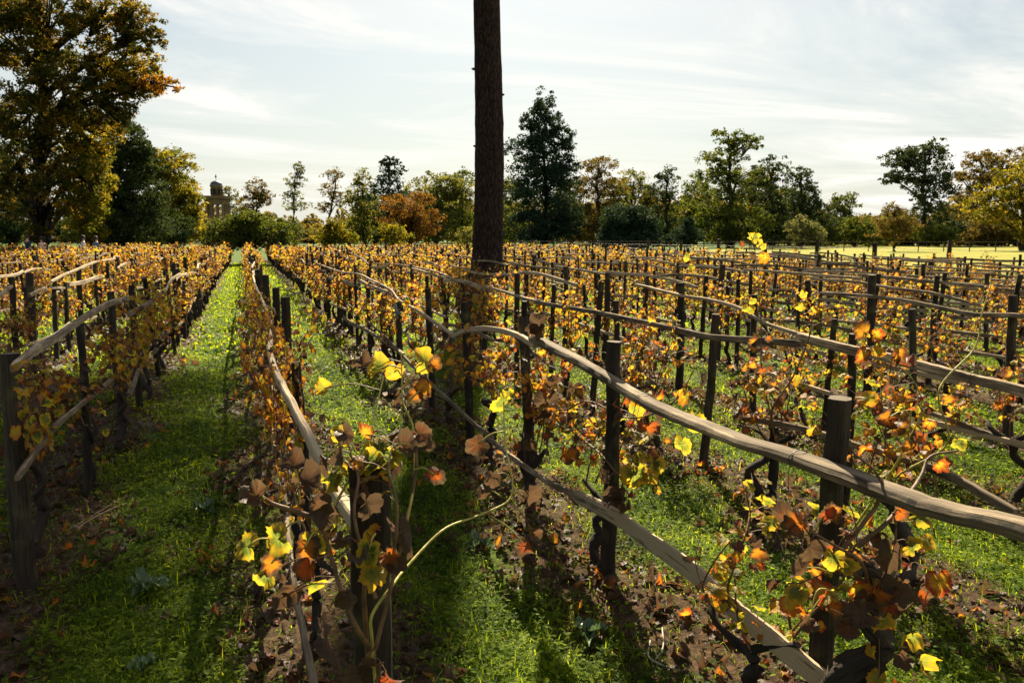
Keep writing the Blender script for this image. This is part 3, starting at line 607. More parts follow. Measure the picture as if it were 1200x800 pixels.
# ---------------------------------------------------------------- hero vines (canes and leaves placed one by one)
class HeroVine:
    def __init__(s, base, label):
        s.base = np.array(base, float); s.root = empty('grapevine', tuple(base), label, 'grapevine', 'grapevines'); s.fm = MB(); s.k = 0; s.cps = []; s.loose = []
    def trunk(s, pts, r0, r1):
        mbx = MB(); P = smooth_path(pts, 26); sweep(mbx, P, np.linspace(r0, r1, 26)*(1+.12*np.sin(np.linspace(0, 15, 26)+1)), k=13, noise=.12); mbx.V = [v-s.base for v in mbx.V]; mbx.build('trunk', M_VTRUNK, s.root)
    def cane(s, pts, r0=.004, r1=.0018, mat=None, leaves=0, mode='red', gap=.05, size=(.04, .065)):
        mbx = MB(); P = smooth_path(pts, max(16, 6*len(pts))); s.cps.append(P); sweep(mbx, P, np.linspace(r0, r1, len(P)), k=7)
        if leaves:
            lv = cane_leaves(P, .05, gap, size, drop=1-leaves)
            for l in lv: sweep(mbx, [l[0], (l[0]+l[1])/2+np.array([0, 0, .006]), l[1]], .0012, k=4, cap=False)
            foliage_mesh(lv, s.fm, True, mode)
        mbx.V = [v-s.base for v in mbx.V]; mbx.build('cane', mat or M_CANE, s.root)
    def leaf(s, u, v, D, size, c, tip=(0, -1), face=None, dry=False, stalk=None):
        """leaf at pixel, tip = direction of the tip in the picture (right, up); face = normal relative to viewer (right, up, toward)"""
        p = at_d(u, v, D); ex = RT*tip[0]+ZU*tip[1]+FH*rng.normal(0, .25)
        f = face or (rng.normal(0, .4), rng.uniform(0, .7), 1.0); nz_ = RT*f[0]+ZU*f[1]-FH*f[2]
        T = TPL_HI[rng.integers(6, 10)] if dry else TPL_HI[rng.integers(2, 8)]; size *= .96; c = max(.0, c-.12) if c < .35 else c
        add_leaves(s.fm, T, p[None], unit(ex)[None], unit(nz_)[None], np.array([size]), np.array([c]))
        if stalk is None: s.loose.append(p)
        if stalk is not None:
            q = at_d(stalk[0], stalk[1], stalk[2]); mbx = MB(); sweep(mbx, smooth_path([q, (p+q)/2+np.array([0, 0, .008]), p], 8), .0017, .0017, k=5); mbx.V = [v-s.base for v in mbx.V]; mbx.build('leaf_stalk', M_SHOOT, s.root)
    def done(s):
        C_ = np.vstack(s.cps)
        for p in s.loose:
            dd = np.linalg.norm(C_-p, axis=1); j = int(np.argmin(dd))
            if .004 < dd[j] < .22:
                q = C_[j]; mbx = MB(); sweep(mbx, smooth_path([q, (p+q)/2+np.array([0, 0, .012]), p], 8), .0014, k=4, cap=False); mbx.V = [v-s.base for v in mbx.V]; mbx.build('leaf_stalk', M_CANE, s.root)
        s.fm.V = [v-s.base for v in s.fm.V]; s.fm.build('foliage', M_LEAF, s.root)
def D3(l): return [at_d(*p) for p in l]
b = at_d(455, 560, 1.50); hv = HeroVine((b[0]+.02, b[1]+.05, 0), 'nearest grapevine at the massive centre post with curled bronze leaves and arching shoots')
hv.trunk([(hv.base[0], hv.base[1], -.05), (hv.base[0]+.03, hv.base[1], .15), (hv.base[0]-.02, hv.base[1]+.02, .3), *D3([(445, 800, 1.5)])], .034, .024)
hv.cane(D3([(445, 800, 1.5), (432, 770, 1.42), (428, 720, 1.36), (427, 690, 1.33), (436, 640, 1.32)]), .006, .004)
hv.cane(D3([(434, 760, 1.36), (418, 735, 1.30), (402, 700, 1.29), (388, 650, 1.30), (375, 610, 1.31)]), .0055, .003, leaves=.5)
hv.cane(D3([(440, 760, 1.34), (455, 700, 1.34), (470, 640, 1.38), (484, 575, 1.42), (488, 530, 1.44), (482, 505, 1.45)]), .0045, .0025, leaves=.35)
hv.cane(D3([(440, 800, 1.42), (436, 750, 1.36), (436, 720, 1.34), (458, 688, 1.36), (480, 660, 1.42), (520, 620, 1.5), (560, 604, 1.56), (596, 586, 1.6), (600, 560, 1.62), (592, 520, 1.64), (590, 470, 1.66)]), .0035, .0014, M_SHOOT)
hv.cane(D3([(470, 640, 1.38), (484, 575, 1.42), (486, 545, 1.46), (484, 500, 1.52), (472, 470, 1.56), (471, 440, 1.58), (470, 412, 1.6)]), .003, .0014, M_SHOOT)
hv.cane(D3([(376, 610, 1.31), (350, 600, 1.30), (320, 590, 1.28), (305, 580, 1.27)]), .006, .003)
hv.cane(D3([(376, 612, 1.31), (392, 590, 1.36), (410, 560, 1.40), (430, 515, 1.42), (440, 480, 1.46), (450, 440, 1.5)]), .003, .0015, M_SHOOT)
for a in [(447, 432, 1.58, .042, .20, (-1, -.2), (.1, .8, .6), False, (470, 432, 1.58)), (462, 436, 1.6, .036, .30, (-.3, -1), None, False, (470, 440, 1.6)), (497, 422, 1.6, .034, .28, (1, .1), None, False, (472, 455, 1.58)),
          (508, 428, 1.6, .026, .62, (1, -.2), None, False, (472, 455, 1.58)), (500, 452, 1.57, .036, .55, (-.4, -1), None, False, (474, 480, 1.56)), (488, 462, 1.57, .030, .62, (-1, -.2), None, False, (474, 480, 1.56)),
          (425, 428, 1.6, .036, .86, (-1, .1), (.2, .9, .5), True, None), (392, 560, 1.4, .036, .12, (-.3, -1), None, False, (410, 560, 1.4)), (402, 512, 1.45, .034, .16, (-1, .3), None, False, (418, 530, 1.42)),
          (418, 548, 1.38, .040, .22, (-1, -.3), None, False, None), (382, 538, 1.36, .036, .9, (-1, -.2), (.2, .8, .5), True, None), (345, 545, 1.3, .036, .88, (-1, .2), (0, 1, .6), True, (352, 590, 1.3)),
          (358, 565, 1.28, .042, .93, (1, -.2), (.1, .9, .6), True, None), (370, 590, 1.27, .040, .90, (.3, -1), (.3, .7, .6), True, None), (378, 603, 1.26, .036, .97, (.5, -1), None, True, None),
          (358, 640, 1.29, .042, .62, (-.4, -1), (-.2, .3, 1), False, (375, 620, 1.31)), (368, 632, 1.30, .036, .14, (.4, -.7), None, False, (375, 620, 1.31)), (362, 665, 1.29, .034, .70, (-.3, -1), None, False, None),
          (432, 648, 1.27, .046, .06, (-.2, -1), (-.15, .35, 1), False, (440, 625, 1.3)), (455, 650, 1.30, .032, .66, (.6, -.8), None, False, (440, 655, 1.3)), (462, 660, 1.31, .030, .95, (1, -.5), None, True, None),
          (455, 512, 1.42, .038, .93, (.2, .5), (0, 1, .6), True, None), (470, 525, 1.40, .040, .90, (1, -.2), (.2, .9, .7), True, None), (448, 530, 1.38, .044, .12, (-.6, -.6), (0, .8, .8), False, (480, 520, 1.4)),
          (492, 508, 1.44, .036, .84, (.7, -.6), None, True, (483, 520, 1.44)), (500, 518, 1.45, .030, .88, (.5, -1), None, True, None), (440, 545, 1.36, .040, .10, (-1, -.3), (0, .9, .6), False, None), (508, 555, 1.42, .030, .70, (1, -.4), (.2, .6, .8), False, (485, 550, 1.42)),
          (620, 580, 1.6, .042, .93, (.5, -1), (.3, .6, .8), True, (600, 578, 1.6)), (617, 640, 1.56, .044, .80, (.2, -1), (-.3, .4, .9), True, (575, 604, 1.57)), (627, 626, 1.58, .030, .86, (1, -.4), None, True, None),
          (568, 578, 1.58, .036, .90, (-.1, -1), (.1, .5, 1), True, (585, 580, 1.6)), (560, 520, 1.66, .040, .84, (-1, -.6), None, True, (591, 505, 1.64)), (578, 560, 1.6, .03, .92, (-.2, -1), None, True, None), (590, 470, 1.66, .034, .18, (-.5, -1), None, False, None),
          (440, 780, 1.30, .050, .93, (-.6, -1), (0, .6, .9), True, None), (418, 790, 1.30, .044, .97, (-.3, -1), None, True, None), (455, 795, 1.34, .04, .78, (.6, -1), None, True, None), (400, 700, 1.27, .036, .95, (-.4, -1), None, True, None),
          (300, 580, 1.26, .036, .86, (-1, .3), None, True, (310, 585, 1.27)), (326, 632, 1.28, .032, .18, (-1, -.3), None, False, (350, 610, 1.3)), (290, 640, 1.3, .028, .16, (-1, .2), None, False, (320, 632, 1.3)), (318, 660, 1.3, .034, .60, (-.7, -.6), None, False, (340, 640, 1.3)),
          (312, 675, 1.32, .032, .10, (-1, -.5), None, False, None), (345, 690, 1.33, .034, .9, (-.3, -1), None, True, None), (330, 700, 1.33, .030, .93, (.4, -1), None, True, None), (380, 455, 1.5, .03, .3, (-1, 0), None, False, None)]:
    hv.leaf(*a[:5], tip=a[5], face=a[6], dry=a[7], stalk=a[8])
hv.cane(D3([(440, 700, 1.31), (425, 650, 1.29), (415, 600, 1.29), (420, 560, 1.32), (410, 530, 1.36)]), .004, .002, leaves=.95, gap=.03, size=(.024, .042))
hv.cane(D3([(445, 690, 1.31), (462, 640, 1.31), (465, 590, 1.32), (455, 550, 1.33), (462, 515, 1.38)]), .004, .002, leaves=.95, gap=.03, size=(.024, .042))
hv.done()
b = at_x(1010, 790, 1.66); hv = HeroVine((b[0], b[1], 0), 'gnarled black vine stump with red leaves below the big curved rail, lower right')
hv.trunk(D3([(960, 850, 2.1), (985, 795, 2.02), (1015, 772, 1.98), (1030, 770, 1.98), (1030, 745, 1.97), (1015, 725, 1.97), (1030, 700, 1.97), (1024, 672, 1.96), (1005, 668, 1.95)]), .040, .016)
hv.trunk(D3([(1010, 860, 2.05), (1016, 800, 2.02), (1022, 772, 2.0)]), .034, .03)
hv.cane(D3([(1024, 690, 1.96), (1000, 672, 1.93), (985, 650, 1.9), (1010, 615, 1.9), (1028, 590, 1.9), (1034, 566, 1.86)]), .007, .005)
hv.cane(D3([(1034, 566, 1.86), (1022, 548, 1.84), (1000, 530, 1.82), (996, 515, 1.82)]), .004, .002)
hv.cane(D3([(1020, 700, 1.95), (1010, 660, 1.9), (980, 640, 1.86), (955, 625, 1.84), (940, 610, 1.83)]), .005, .002, leaves=.6)
hv.cane(D3([(1028, 690, 1.95), (1045, 655, 1.9), (1050, 620, 1.88), (1046, 600, 1.88)]), .004, .002, leaves=.6)
hv.cane(D3([(1020, 720, 1.95), (990, 700, 1.88), (960, 690, 1.85), (950, 720, 1.84)]), .003, .0015, M_SHOOT, leaves=.4)
hv.cane(D3([(1030, 730, 1.95), (1060, 715, 1.9), (1075, 700, 1.88), (1080, 685, 1.88)]), .003, .0015, leaves=.6)
hv.cane(D3([(1005, 640, 1.9), (1045, 606, 1.9), (1078, 560, 2.05), (1090, 535, 2.1), (1122, 528, 2.1)]), .007, .003)
for a in [(936, 612, 1.82, .040, .62, (-1, -.1), (0, .6, .9), False, (948, 620, 1.84)), (968, 603, 1.83, .040, .72, (.5, .8), (.1, .3, 1), False, (955, 620, 1.84)), (975, 598, 1.84, .036, .58, (.8, .8), (-.2, .1, 1), False, None), (905, 612, 1.84, .034, .20, (-1, .1), (0, .7, .8), False, (925, 630, 1.86)),
          (948, 640, 1.84, .05, .90, (-.4, -1), None, True, None), (995, 625, 1.86, .036, .78, (.5, .3), None, True, None), (942, 665, 1.84, .044, .86, (-.5, -1), None, False, (975, 672, 1.86)), (975, 655, 1.86, .036, .9, (0, -1), None, True, None),
          (1045, 648, 1.86, .058, .93, (-.1, -1), (-.1, .25, 1), False, (1040, 630, 1.86)), (1070, 640, 1.86, .044, .14, (1, -.2), (0, .3, 1), False, None), (1086, 634, 1.86, .028, .22, (1, 0), (0, .9, .6), False, (1068, 622, 1.86)), (1056, 600, 1.88, .044, .66, (-.3, -1), None, False, None), (1078, 604, 1.88, .044, .12, (1, -.2), (0, .7, .8), False, None),
          (990, 660, 1.86, .036, .18, (0, -1), None, True, None), (1010, 720, 1.84, .056, .92, (-1, -.2), (0, .6, .8), True, None), (995, 735, 1.84, .045, .80, (-1, -.6), None, True, None), (1035, 730, 1.86, .036, .24, (.3, -1), None, False, None), (946, 728, 1.84, .034, .84, (-.5, -1), None, True, (962, 700, 1.85)),
          (1052, 690, 1.86, .050, .95, (.1, -1), (0, .2, 1), True, None), (1078, 700, 1.86, .042, .68, (.6, -.8), None, False, None), (1085, 712, 1.86, .036, .72, (.6, -1), None, False, None), (1070, 745, 1.88, .042, .20, (.2, -1), None, True, None), (1080, 775, 1.9, .045, .22, (.6, -.4), None, False, None), (1060, 770, 1.9, .04, .9, (-.5, -.6), None, True, None), (1030, 795, 1.92, .04, .3, (-.5, -.6), None, False, None),
          (1035, 680, 1.86, .04, .95, (.4, -1), None, True, None), (1015, 700, 1.86, .04, .86, (-.4, -1), None, True, None)]:
    hv.leaf(*a[:5], tip=a[5], face=a[6], dry=a[7], stalk=a[8])
hv.done()
b = at_x(1060, 620, 2.9); hv = HeroVine((b[0], b[1], 0), 'vine with vivid red-orange leaves and a long bare pale shoot, right middle')
hv.trunk([(b[0], b[1], -.05), (b[0]+.05, b[1], .15), (b[0]-.03, b[1]+.03, .32), (b[0], b[1]+.02, .45)], .04, .025)
hv.cane(D3([(1000, 620, 3.3), (1040, 560, 3.0), (1062, 520, 2.8), (1068, 480, 2.7)]), .006, .003, M_SHOOT, leaves=.4)
hv.cane([b+np.array([0, 0, -b[2]+.4]), *D3([(1050, 560, 2.9), (1110, 520, 2.7), (1100, 458, 2.6), (1142, 408, 2.6), (1150, 370, 2.6), (1162, 332, 2.62)])], .005, .002, M_SHOOT, leaves=.15)
hv.cane(D3([(1062, 520, 2.8), (1080, 480, 2.7), (1066, 440, 2.6), (1016, 405, 2.55), (1012, 390, 2.55)]), .003, .0016, M_SHOOT, leaves=.5)
for a in [(1040, 490, 2.7, .062, .72, (-.6, -.6), (0, .4, 1), False, (1066, 480, 2.7)), (1048, 498, 2.7, .055, .66, (.4, -1), (.1, .3, 1), False, None), (1078, 512, 2.7, .055, .78, (1, -.4), (0, .4, 1), False, None), (1068, 522, 2.7, .045, .68, (-.3, -1), None, False, None), (1085, 527, 2.7, .04, .6, (.4, -.4), None, True, None),
          (1020, 466, 2.7, .05, .35, (-1, .2), None, False, None), (1012, 388, 2.55, .040, .66, (-.6, .8), (0, .3, 1), False, (1016, 400, 2.55)), (1026, 392, 2.55, .040, .55, (1, .2), None, False, None), (1012, 414, 2.5, .045, .60, (-.5, -.8), None, False, (1016, 402, 2.55)), (1028, 412, 2.5, .036, .36, (.9, -.2), None, False, None),
          (1048, 420, 2.5, .034, .80, (.9, -.3), (0, .9, .6), True, None)]:
    hv.leaf(*a[:5], tip=a[5], face=a[6], dry=a[7], stalk=a[8])
hv.done()
# shoots standing above the rows: a yellow-leaved one and a reddish bare one
b = at_x(905, 560, 2.2); b = np.array([3.0, at_x(905, 540, 3.0)[1], 0]); hv = HeroVine((b[0], b[1], 0), 'vine sending a bowed red cane and tall yellow-leaved tip above the second right row')
hv.trunk([(b[0], b[1], -.05), (b[0]+.03, b[1]+.02, .25), (b[0], b[1], .5)], .035, .022)
hv.cane([np.array([b[0], b[1], .45]), *D3([(905, 480, 3.8), (930, 440, 3.7), (948, 395, 3.6), (952, 370, 3.6)])], .006, .003, leaves=.35)
hv.cane([np.array([b[0], b[1], .5]), *D3([(893, 440, 4.2), (892, 380, 4.2), (888, 330, 4.2), (884, 290, 4.2), (878, 272, 4.2)])], .005, .002, leaves=.5, mode='yellow')
for u, v, c, s_ in [(878, 275, .2, .05), (870, 285, .7, .05), (888, 284, .16, .06), (895, 288, .2, .05), (883, 300, .9, .05), (806, 300, .14, .06), (808, 312, .16, .055), (942, 345, .2, .07), (955, 350, .22, .07), (950, 362, .3, .07), (938, 358, .24, .06), (877, 362, .2, .07), (882, 352, .18, .06), (900, 395, .65, .06), (915, 440, .6, .06), (893, 434, .66, .06)]:
    hv.leaf(u, v, 3.9, s_*.55, c, dry=rng.random() < .3)
hv.done()
# big curled leaf lying on the joint post
b = at_x(612, 500, 1.72); hv = HeroVine((b[0], b[1], 0), 'low vine with dull bronze leaves between the joint post and the stout right-centre post')
hv.trunk([(b[0]+.08, b[1], -.05), (b[0], b[1]+.02, .15), (b[0]+.06, b[1]+.02, .35), (b[0]+.04, b[1]+.05, .5)], .036, .024)
hv.cane([(b[0]+.05, b[1]+.04, .5), *D3([(690, 520, 3.6), (730, 560, 3.3), (745, 530, 3.2), (770, 510, 3.1)])], .005, .002, leaves=.6)
hv.cane([(b[0]+.05, b[1]+.04, .48), *D3([(640, 470, 4.1), (628, 420, 4.1), (628, 385, 4.1)])], .005, .002, leaves=.4, mode='red')
hv.cane([(b[0]+.05, b[1]+.04, .48), *D3([(660, 480, 3.8), (690, 470, 3.5), (740, 490, 3.3), (790, 470, 3.1), (815, 430, 3.0)])], .005, .002, leaves=.6, mode='mix')
for u, v, D, s_, c, dry in [(628, 378, 4.0, .09, .97, True), (632, 385, 4.0, .08, .95, True), (726, 575, 3.2, .075, .92, True), (718, 585, 3.2, .07, .96, True), (734, 598, 3.2, .065, .80, True), (745, 555, 3.2, .075, .05, False), (768, 545, 3.1, .06, .05, False),
                        (620, 520, 3.9, .08, .88, True), (606, 522, 3.9, .05, .72, False), (640, 470, 4.0, .08, .9, False), (665, 530, 3.7, .08, .55, False), (650, 450, 4.0, .08, .84, True), (672, 455, 3.9, .08, .88, False), (745, 480, 3.3, .06, .2, False), (760, 500, 3.2, .06, .66, False), (800, 520, 3.0, .06, .1, False), (815, 495, 3.0, .07, .06, False)]:
    hv.leaf(u, v, D, s_, c, dry=dry)
hv.done()
# cloth rag tied on a post
b = at_x(464, 358, 1.55); mbx = MB(); P = np.array([b+np.array([0, 0, .06]), b+np.array([-.01, 0, .0]), b+np.array([.01, 0, -.08]), b+np.array([-.005, 0, -.14])])
sweep(mbx, smooth_path(P, 16), np.array([.01, .02, .03, .022, .018, .024, .034, .04, .045, .045, .05, .045, .05, .04, .035, .02]), .02, k=10, noise=.16)
o = local_obj('cloth_rag', mbx, plain_mat('rag', (.20, .25, .27), .9, 30, .4), b); tag(o, 'grey-blue rag knotted round a leaf-wrapped post left of centre', 'rag')

# ---------------------------------------------------------------- grass, weeds, litter
def path_pos(n, ymin, ymax, xmin, xmax, grassy=True, spread=.42):
    x = rng.uniform(xmin, xmax, n); y = rng.uniform(ymin, ymax, n)
    f = ((x-ROW0+DX/2)/DX) % 1.0; c = np.abs(f-.5)                      # 0 on the row, .5 mid path
    nn = .10*np.sin(x*5.1+y*3.3)+.10*np.sin(y*2.1-x*2.7)+rng.normal(0, .06, n)
    k = (c+nn) > .24 if grassy else (c+nn) < .32
    if grassy: k |= rng.random(n) < .10
    k &= (y > 0.4)
    q = np.column_stack([x, y, gz(x, y)]); u, v, d = (lambda r: r)(proj_arr(q)); k &= (d > .8) & (u > -60) & (u < 1260) & (v < 860)
    return q[k]
def proj_arr(P):
    q = P-CAM; d = q@FW; return 600+FPX*(q@RT)/d, 400-FPX*(q@UP)/d, d
def grass_mat():
    m, nt = new_mat('grass'); at = N(nt, 'ShaderNodeAttribute', attribute_name='col'); sp = N(nt, 'ShaderNodeSeparateColor'); L(nt, at.outputs[0], sp.inputs[0])
    r = ramp(nt, [(0, (.022, .048, .004)), (.4, (.085, .138, .008)), (.7, (.20, .25, .012)), (.95, (.21, .25, .025)), (1, (.26, .22, .09))])
    tcg = N(nt, 'ShaderNodeTexCoord'); ng = N(nt, 'ShaderNodeTexNoise', inp={'Scale': 1.7, 'Detail': 4, 'Roughness': .6}); L(nt, tcg.outputs['Object'], ng.inputs[0])
    L(nt, math_n(nt, 'ADD', sp.outputs[0], math_n(nt, 'MULTIPLY', math_n(nt, 'SUBTRACT', ng.outputs[0], .46), 1.5), True), r.inputs[0])
    t = mix(nt, 1.0, r.outputs[0], (2.4, 2.1, .6), 'MULTIPLY'); leafy_out(nt, r.outputs[0], .6, tcol=t, rough=.65, spec=.12); return m
M_GRASS = grass_mat()
def blades(mb, P, h, wd, lean=.5):
    n = len(P); a = rng.uniform(0, 2*np.pi, n); d = np.column_stack([np.cos(a), np.sin(a), np.zeros(n)]); s = np.column_stack([-np.sin(a), np.cos(a), np.zeros(n)])
    hh = h*rng.uniform(.5, 1.3, n)[:, None]; ww = wd*rng.uniform(.7, 1.3, n)[:, None]; le = rng.uniform(.1, 1, n)[:, None]*lean
    up = np.array([0, 0, 1.])
    v0 = P-s*ww; v1 = P+s*ww; mid = P+up*hh*.6+d*hh*le*.35; v2 = mid+s*ww*.8; v3 = mid-s*ww*.8; v4 = P+up*hh*(1-.35*le)+d*hh*le
    V = np.stack([v0, v1, v2, v3, v4], 1).reshape(-1, 3); b = np.arange(n)*5
    C = np.zeros((n, 5, 4)); C[..., 0] = rng.beta(2, 2.6, n)[:, None]; C[..., 3] = 1
    mb.add(V, [np.stack([b, b+1, b+2, b+3], 1), np.stack([b+3, b+2, b+4], 1)], C.reshape(-1, 4))
def weeds(mb, P, r, k=3):
    """small rounded leaves (clover and plantain) facing mostly upward"""
    n = len(P)
    for j in range(k):
        a = rng.uniform(0, 2*np.pi, n); d = np.column_stack([np.cos(a), np.sin(a), rng.uniform(-.1, .7, n)]); s = np.column_stack([-np.sin(a), np.cos(a), rng.normal(0, .25, n)])
        rr = (r*rng.uniform(.5, 1.4, n))[:, None]; o_ = P+np.column_stack([rng.normal(0, .008, n), rng.normal(0, .008, n), rng.uniform(.008, .045, n)])
        V = np.stack([o_, o_+d*rr*.55-s*rr*.42, o_+d*rr*1.05-s*rr*.36-[0, 0, .002], o_+d*rr*1.3-[0, 0, .004], o_+d*rr*1.05+s*rr*.36, o_+d*rr*.55+s*rr*.42], 1).reshape(-1, 3)
        b = np.arange(n)*6; C = np.zeros((n, 6, 4)); C[..., 0] = (rng.beta(2, 3, n)*.85)[:, None]; C[..., 3] = 1
        mb.add(V, [np.stack([b, b+1, b+2, b+3, b+4, b+5], 1)], C.reshape(-1, 4))
g = MB(); wd_ = MB()
blades(g, path_pos(130000, .8, 5, -3.5, 5), .042, .0018, 2.4); blades(g, path_pos(14000, .8, 7, -3.5, 6), .085, .0022, 1.6); blades(g, path_pos(120000, 5, 11, -6, 11), .05, .0033, 2.2); blades(g, path_pos(90000, 11, 24, -9, 16), .075, .007, 1.1)
blades(g, path_pos(60000, 24, 50, -14, 20), .10, .014, 1.0); blades(g, path_pos(9000, .8, 7, -3, 5, False), .04, .0018, 1.4)
weeds(wd_, path_pos(42000, .8, 5, -3.5, 5), .016); weeds(wd_, path_pos(45000, 5, 11, -6, 11), .024); weeds(wd_, path_pos(30000, 11, 24, -9, 16), .05, 2)
blades(g, path_pos(60000, 1, 5, 5, 14), .05, .0033, 2.2); weeds(wd_, path_pos(26000, 1, 5, 5, 14), .024); blades(g, path_pos(30000, 5, 12, 11, 19), .06, .005, 2.)
tag(g.build('grass', M_GRASS), 'short green grass growing along the paths between the vine rows', 'grass', kind='stuff')
tag(wd_.build('clover', M_GRASS), 'low clover and small broad-leaved weeds among the grass', 'ground cover', kind='stuff')
# litter
def litter(P, size, mb):
    n = len(P); a = rng.uniform(0, 2*np.pi, n); ex = np.column_stack([np.cos(a), np.sin(a), rng.normal(0, .3, n)]); nzv = np.column_stack([rng.normal(0, .45, n), rng.normal(0, .45, n), np.ones(n)*rng.choice([1, -1], n)])
    rn = np.where(rng.random(n) < .82, rng.uniform(.84, 1, n), rng.uniform(.4, .84, n)); P = P+np.array([0, 0, .012])
    scatter_leaves(mb, TPL_HI[4:] if size < .05 else TPL_LO, P, ex, nzv, size*rng.uniform(.4, 1.5, n), rn)
M_LIT = vine_leaf_mat(); M_LIT.name = 'fallen_leaf'
lt = MB(); litter(path_pos(11500, .8, 6.5, -3, 5.5, False), .035, lt); litter(path_pos(900, .8, 7, -3, 5.5, True), .03, lt); litter(path_pos(2600, 1, 6.5, 5.5, 14, False), .045, lt); litter(path_pos(16000, 6.5, 16, -6, 14, False), .055, lt)
tag(lt.build('fallen_leaves', M_LIT), 'brown and rust fallen vine leaves littering the soil under the rows', 'fallen leaves', kind='stuff')
tw = MB()
for q in path_pos(700, .8, 6, -3, 5, False):
    a = rng.uniform(0, 6.28); l_ = rng.uniform(.03, .12); d = np.array([math.cos(a), math.sin(a), 0])*l_; sweep(tw, [q+[0, 0, .01], q+d*.5+[rng.normal(0, .01), 0, .018], q+d+[0, 0, .01]], rng.uniform(.001, .002), k=4, cap=False)
tag(tw.build('twig_litter', plain_mat('dry_twig', (.24, .18, .11), .8, 20, .4)), 'dry straw and broken twigs scattered on the bare soil', 'twigs', kind='stuff')
# fallen forked twig
q = at_z(775, 765, .01); mbx = MB()
def gp(u, v, z=.015): return at_z(u, v, z)
sweep(mbx, smooth_path([gp(762, 750), gp(760, 768, .03), gp(772, 777), gp(795, 785)], 14), .0035, k=6); sweep(mbx, smooth_path([gp(768, 772, .02), gp(777, 758, .04), gp(776, 735, .03)], 10), .003, k=6)
tag(local_obj('fallen_twig', mbx, plain_mat('pale_twig', (.35, .30, .24), .8), q), 'pale forked twig lying on the soil below the flat lower board', 'twig')
# straw-coloured cane on the sunlit soil patch
mbx = MB(); sweep(mbx, smooth_path([gp(40, 665), gp(65, 640), (gp(100, 612)), gp(140, 592)], 14), .006, .005, k=6); sweep(mbx, smooth_path([gp(75, 625), gp(110, 603), gp(150, 580)], 10), .004, k=6)
tag(local_obj('fallen_cane', mbx, M_CANE, gp(90, 620)), 'dry fallen vine cane on the soil beside the thick left post', 'cane')
# dock plant
M_DOCK = (lambda: (lambda m: (leafy_out(m[1], mix(m[1], N(m[1], 'ShaderNodeTexNoise', inp={'Scale': 30}).outputs[0], (.04, .075, .02), (.11, .16, .06)), .3, rough=.35, spec=.6), m[0])[1])(new_mat('dock_leaf')))()
def rosette(u, v, r, n, label, name='dock_plant'):
    c = gp(u, v, 0); e = empty(name, tuple(c), label, 'weed', 'broad-leaved weeds'); mb_ = MB()
    for i in range(n):
        a = i/n*6.28+rng.normal(0, .25); el = rng.uniform(.15, .9); d = np.array([math.cos(a)*math.cos(el), math.sin(a)*math.cos(el), math.sin(el)]); s = np.array([-math.sin(a), math.cos(a), 0]); Lf = r*rng.uniform(.7, 1.2)
        V = []
        for t_ in np.linspace(0, 1, 9):
            wv = .20*Lf*math.sin(math.pi*min(1, t_**.8*1.0))**.8+.004; p = d*t_*Lf+np.array([0, 0, -.45*Lf*t_*t_*math.cos(el)+.01]); rip = .012*math.sin(t_*14+i)
            V += [p-s*wv+[0, 0, .02+rip], p, p+s*wv+[0, 0, .02-rip]]
        b_ = np.arange(8)[:, None]*3; F = np.vstack([np.hstack([b_, b_+1, b_+4, b_+3]), np.hstack([b_+1, b_+2, b_+5, b_+4])]); mb_.add(V, [F], smooth=True)
        mb_.build('leaf', M_DOCK, e); mb_ = MB()
rosette(172, 690, .12, 9, 'grey-green broad-leaved dock plant in the shaded grass, lower left')
rosette(165, 785, .07, 6, 'small broad-leaved weed at the bottom edge, lower left')
rosette(240, 600, .09, 7, 'small bright weed at the middle of the left grass path')
rosette(560, 640, .08, 7, 'small weed in the sunlit grass of the centre path')
rosette(690, 745, .09, 7, 'small weed in the shaded grass below the soil of the right row')
# dandelion clocks
M_WHITE = plain_mat('seed_head', (.75, .75, .72), .9)
for i, (u, v) in enumerate([(376, 372), (381, 363), (398, 362), (416, 366), (404, 376), (383, 345), (430, 398), (470, 398)]):
    c = gp(u, v, 0); e = empty('dandelion', tuple(c), 'white dandelion head in the sunlit grass of the centre path', 'flower', 'white dandelion heads'); h_ = rng.uniform(.08, .14)
    m1 = MB(); sweep(m1, [(0, 0, 0), (.005, 0, h_*.5), (0, .004, h_)], .002, k=5); m1.build('stem', M_SHOOT, e)
    m2 = MB(); t_ = np.linspace(-math.pi/2, math.pi/2, 7); lathe(m2, (0, 0, h_), [(.018*math.cos(x)+1e-4, .018*math.sin(x)) for x in t_], 10); m2.build('seed_head', M_WHITE, e)
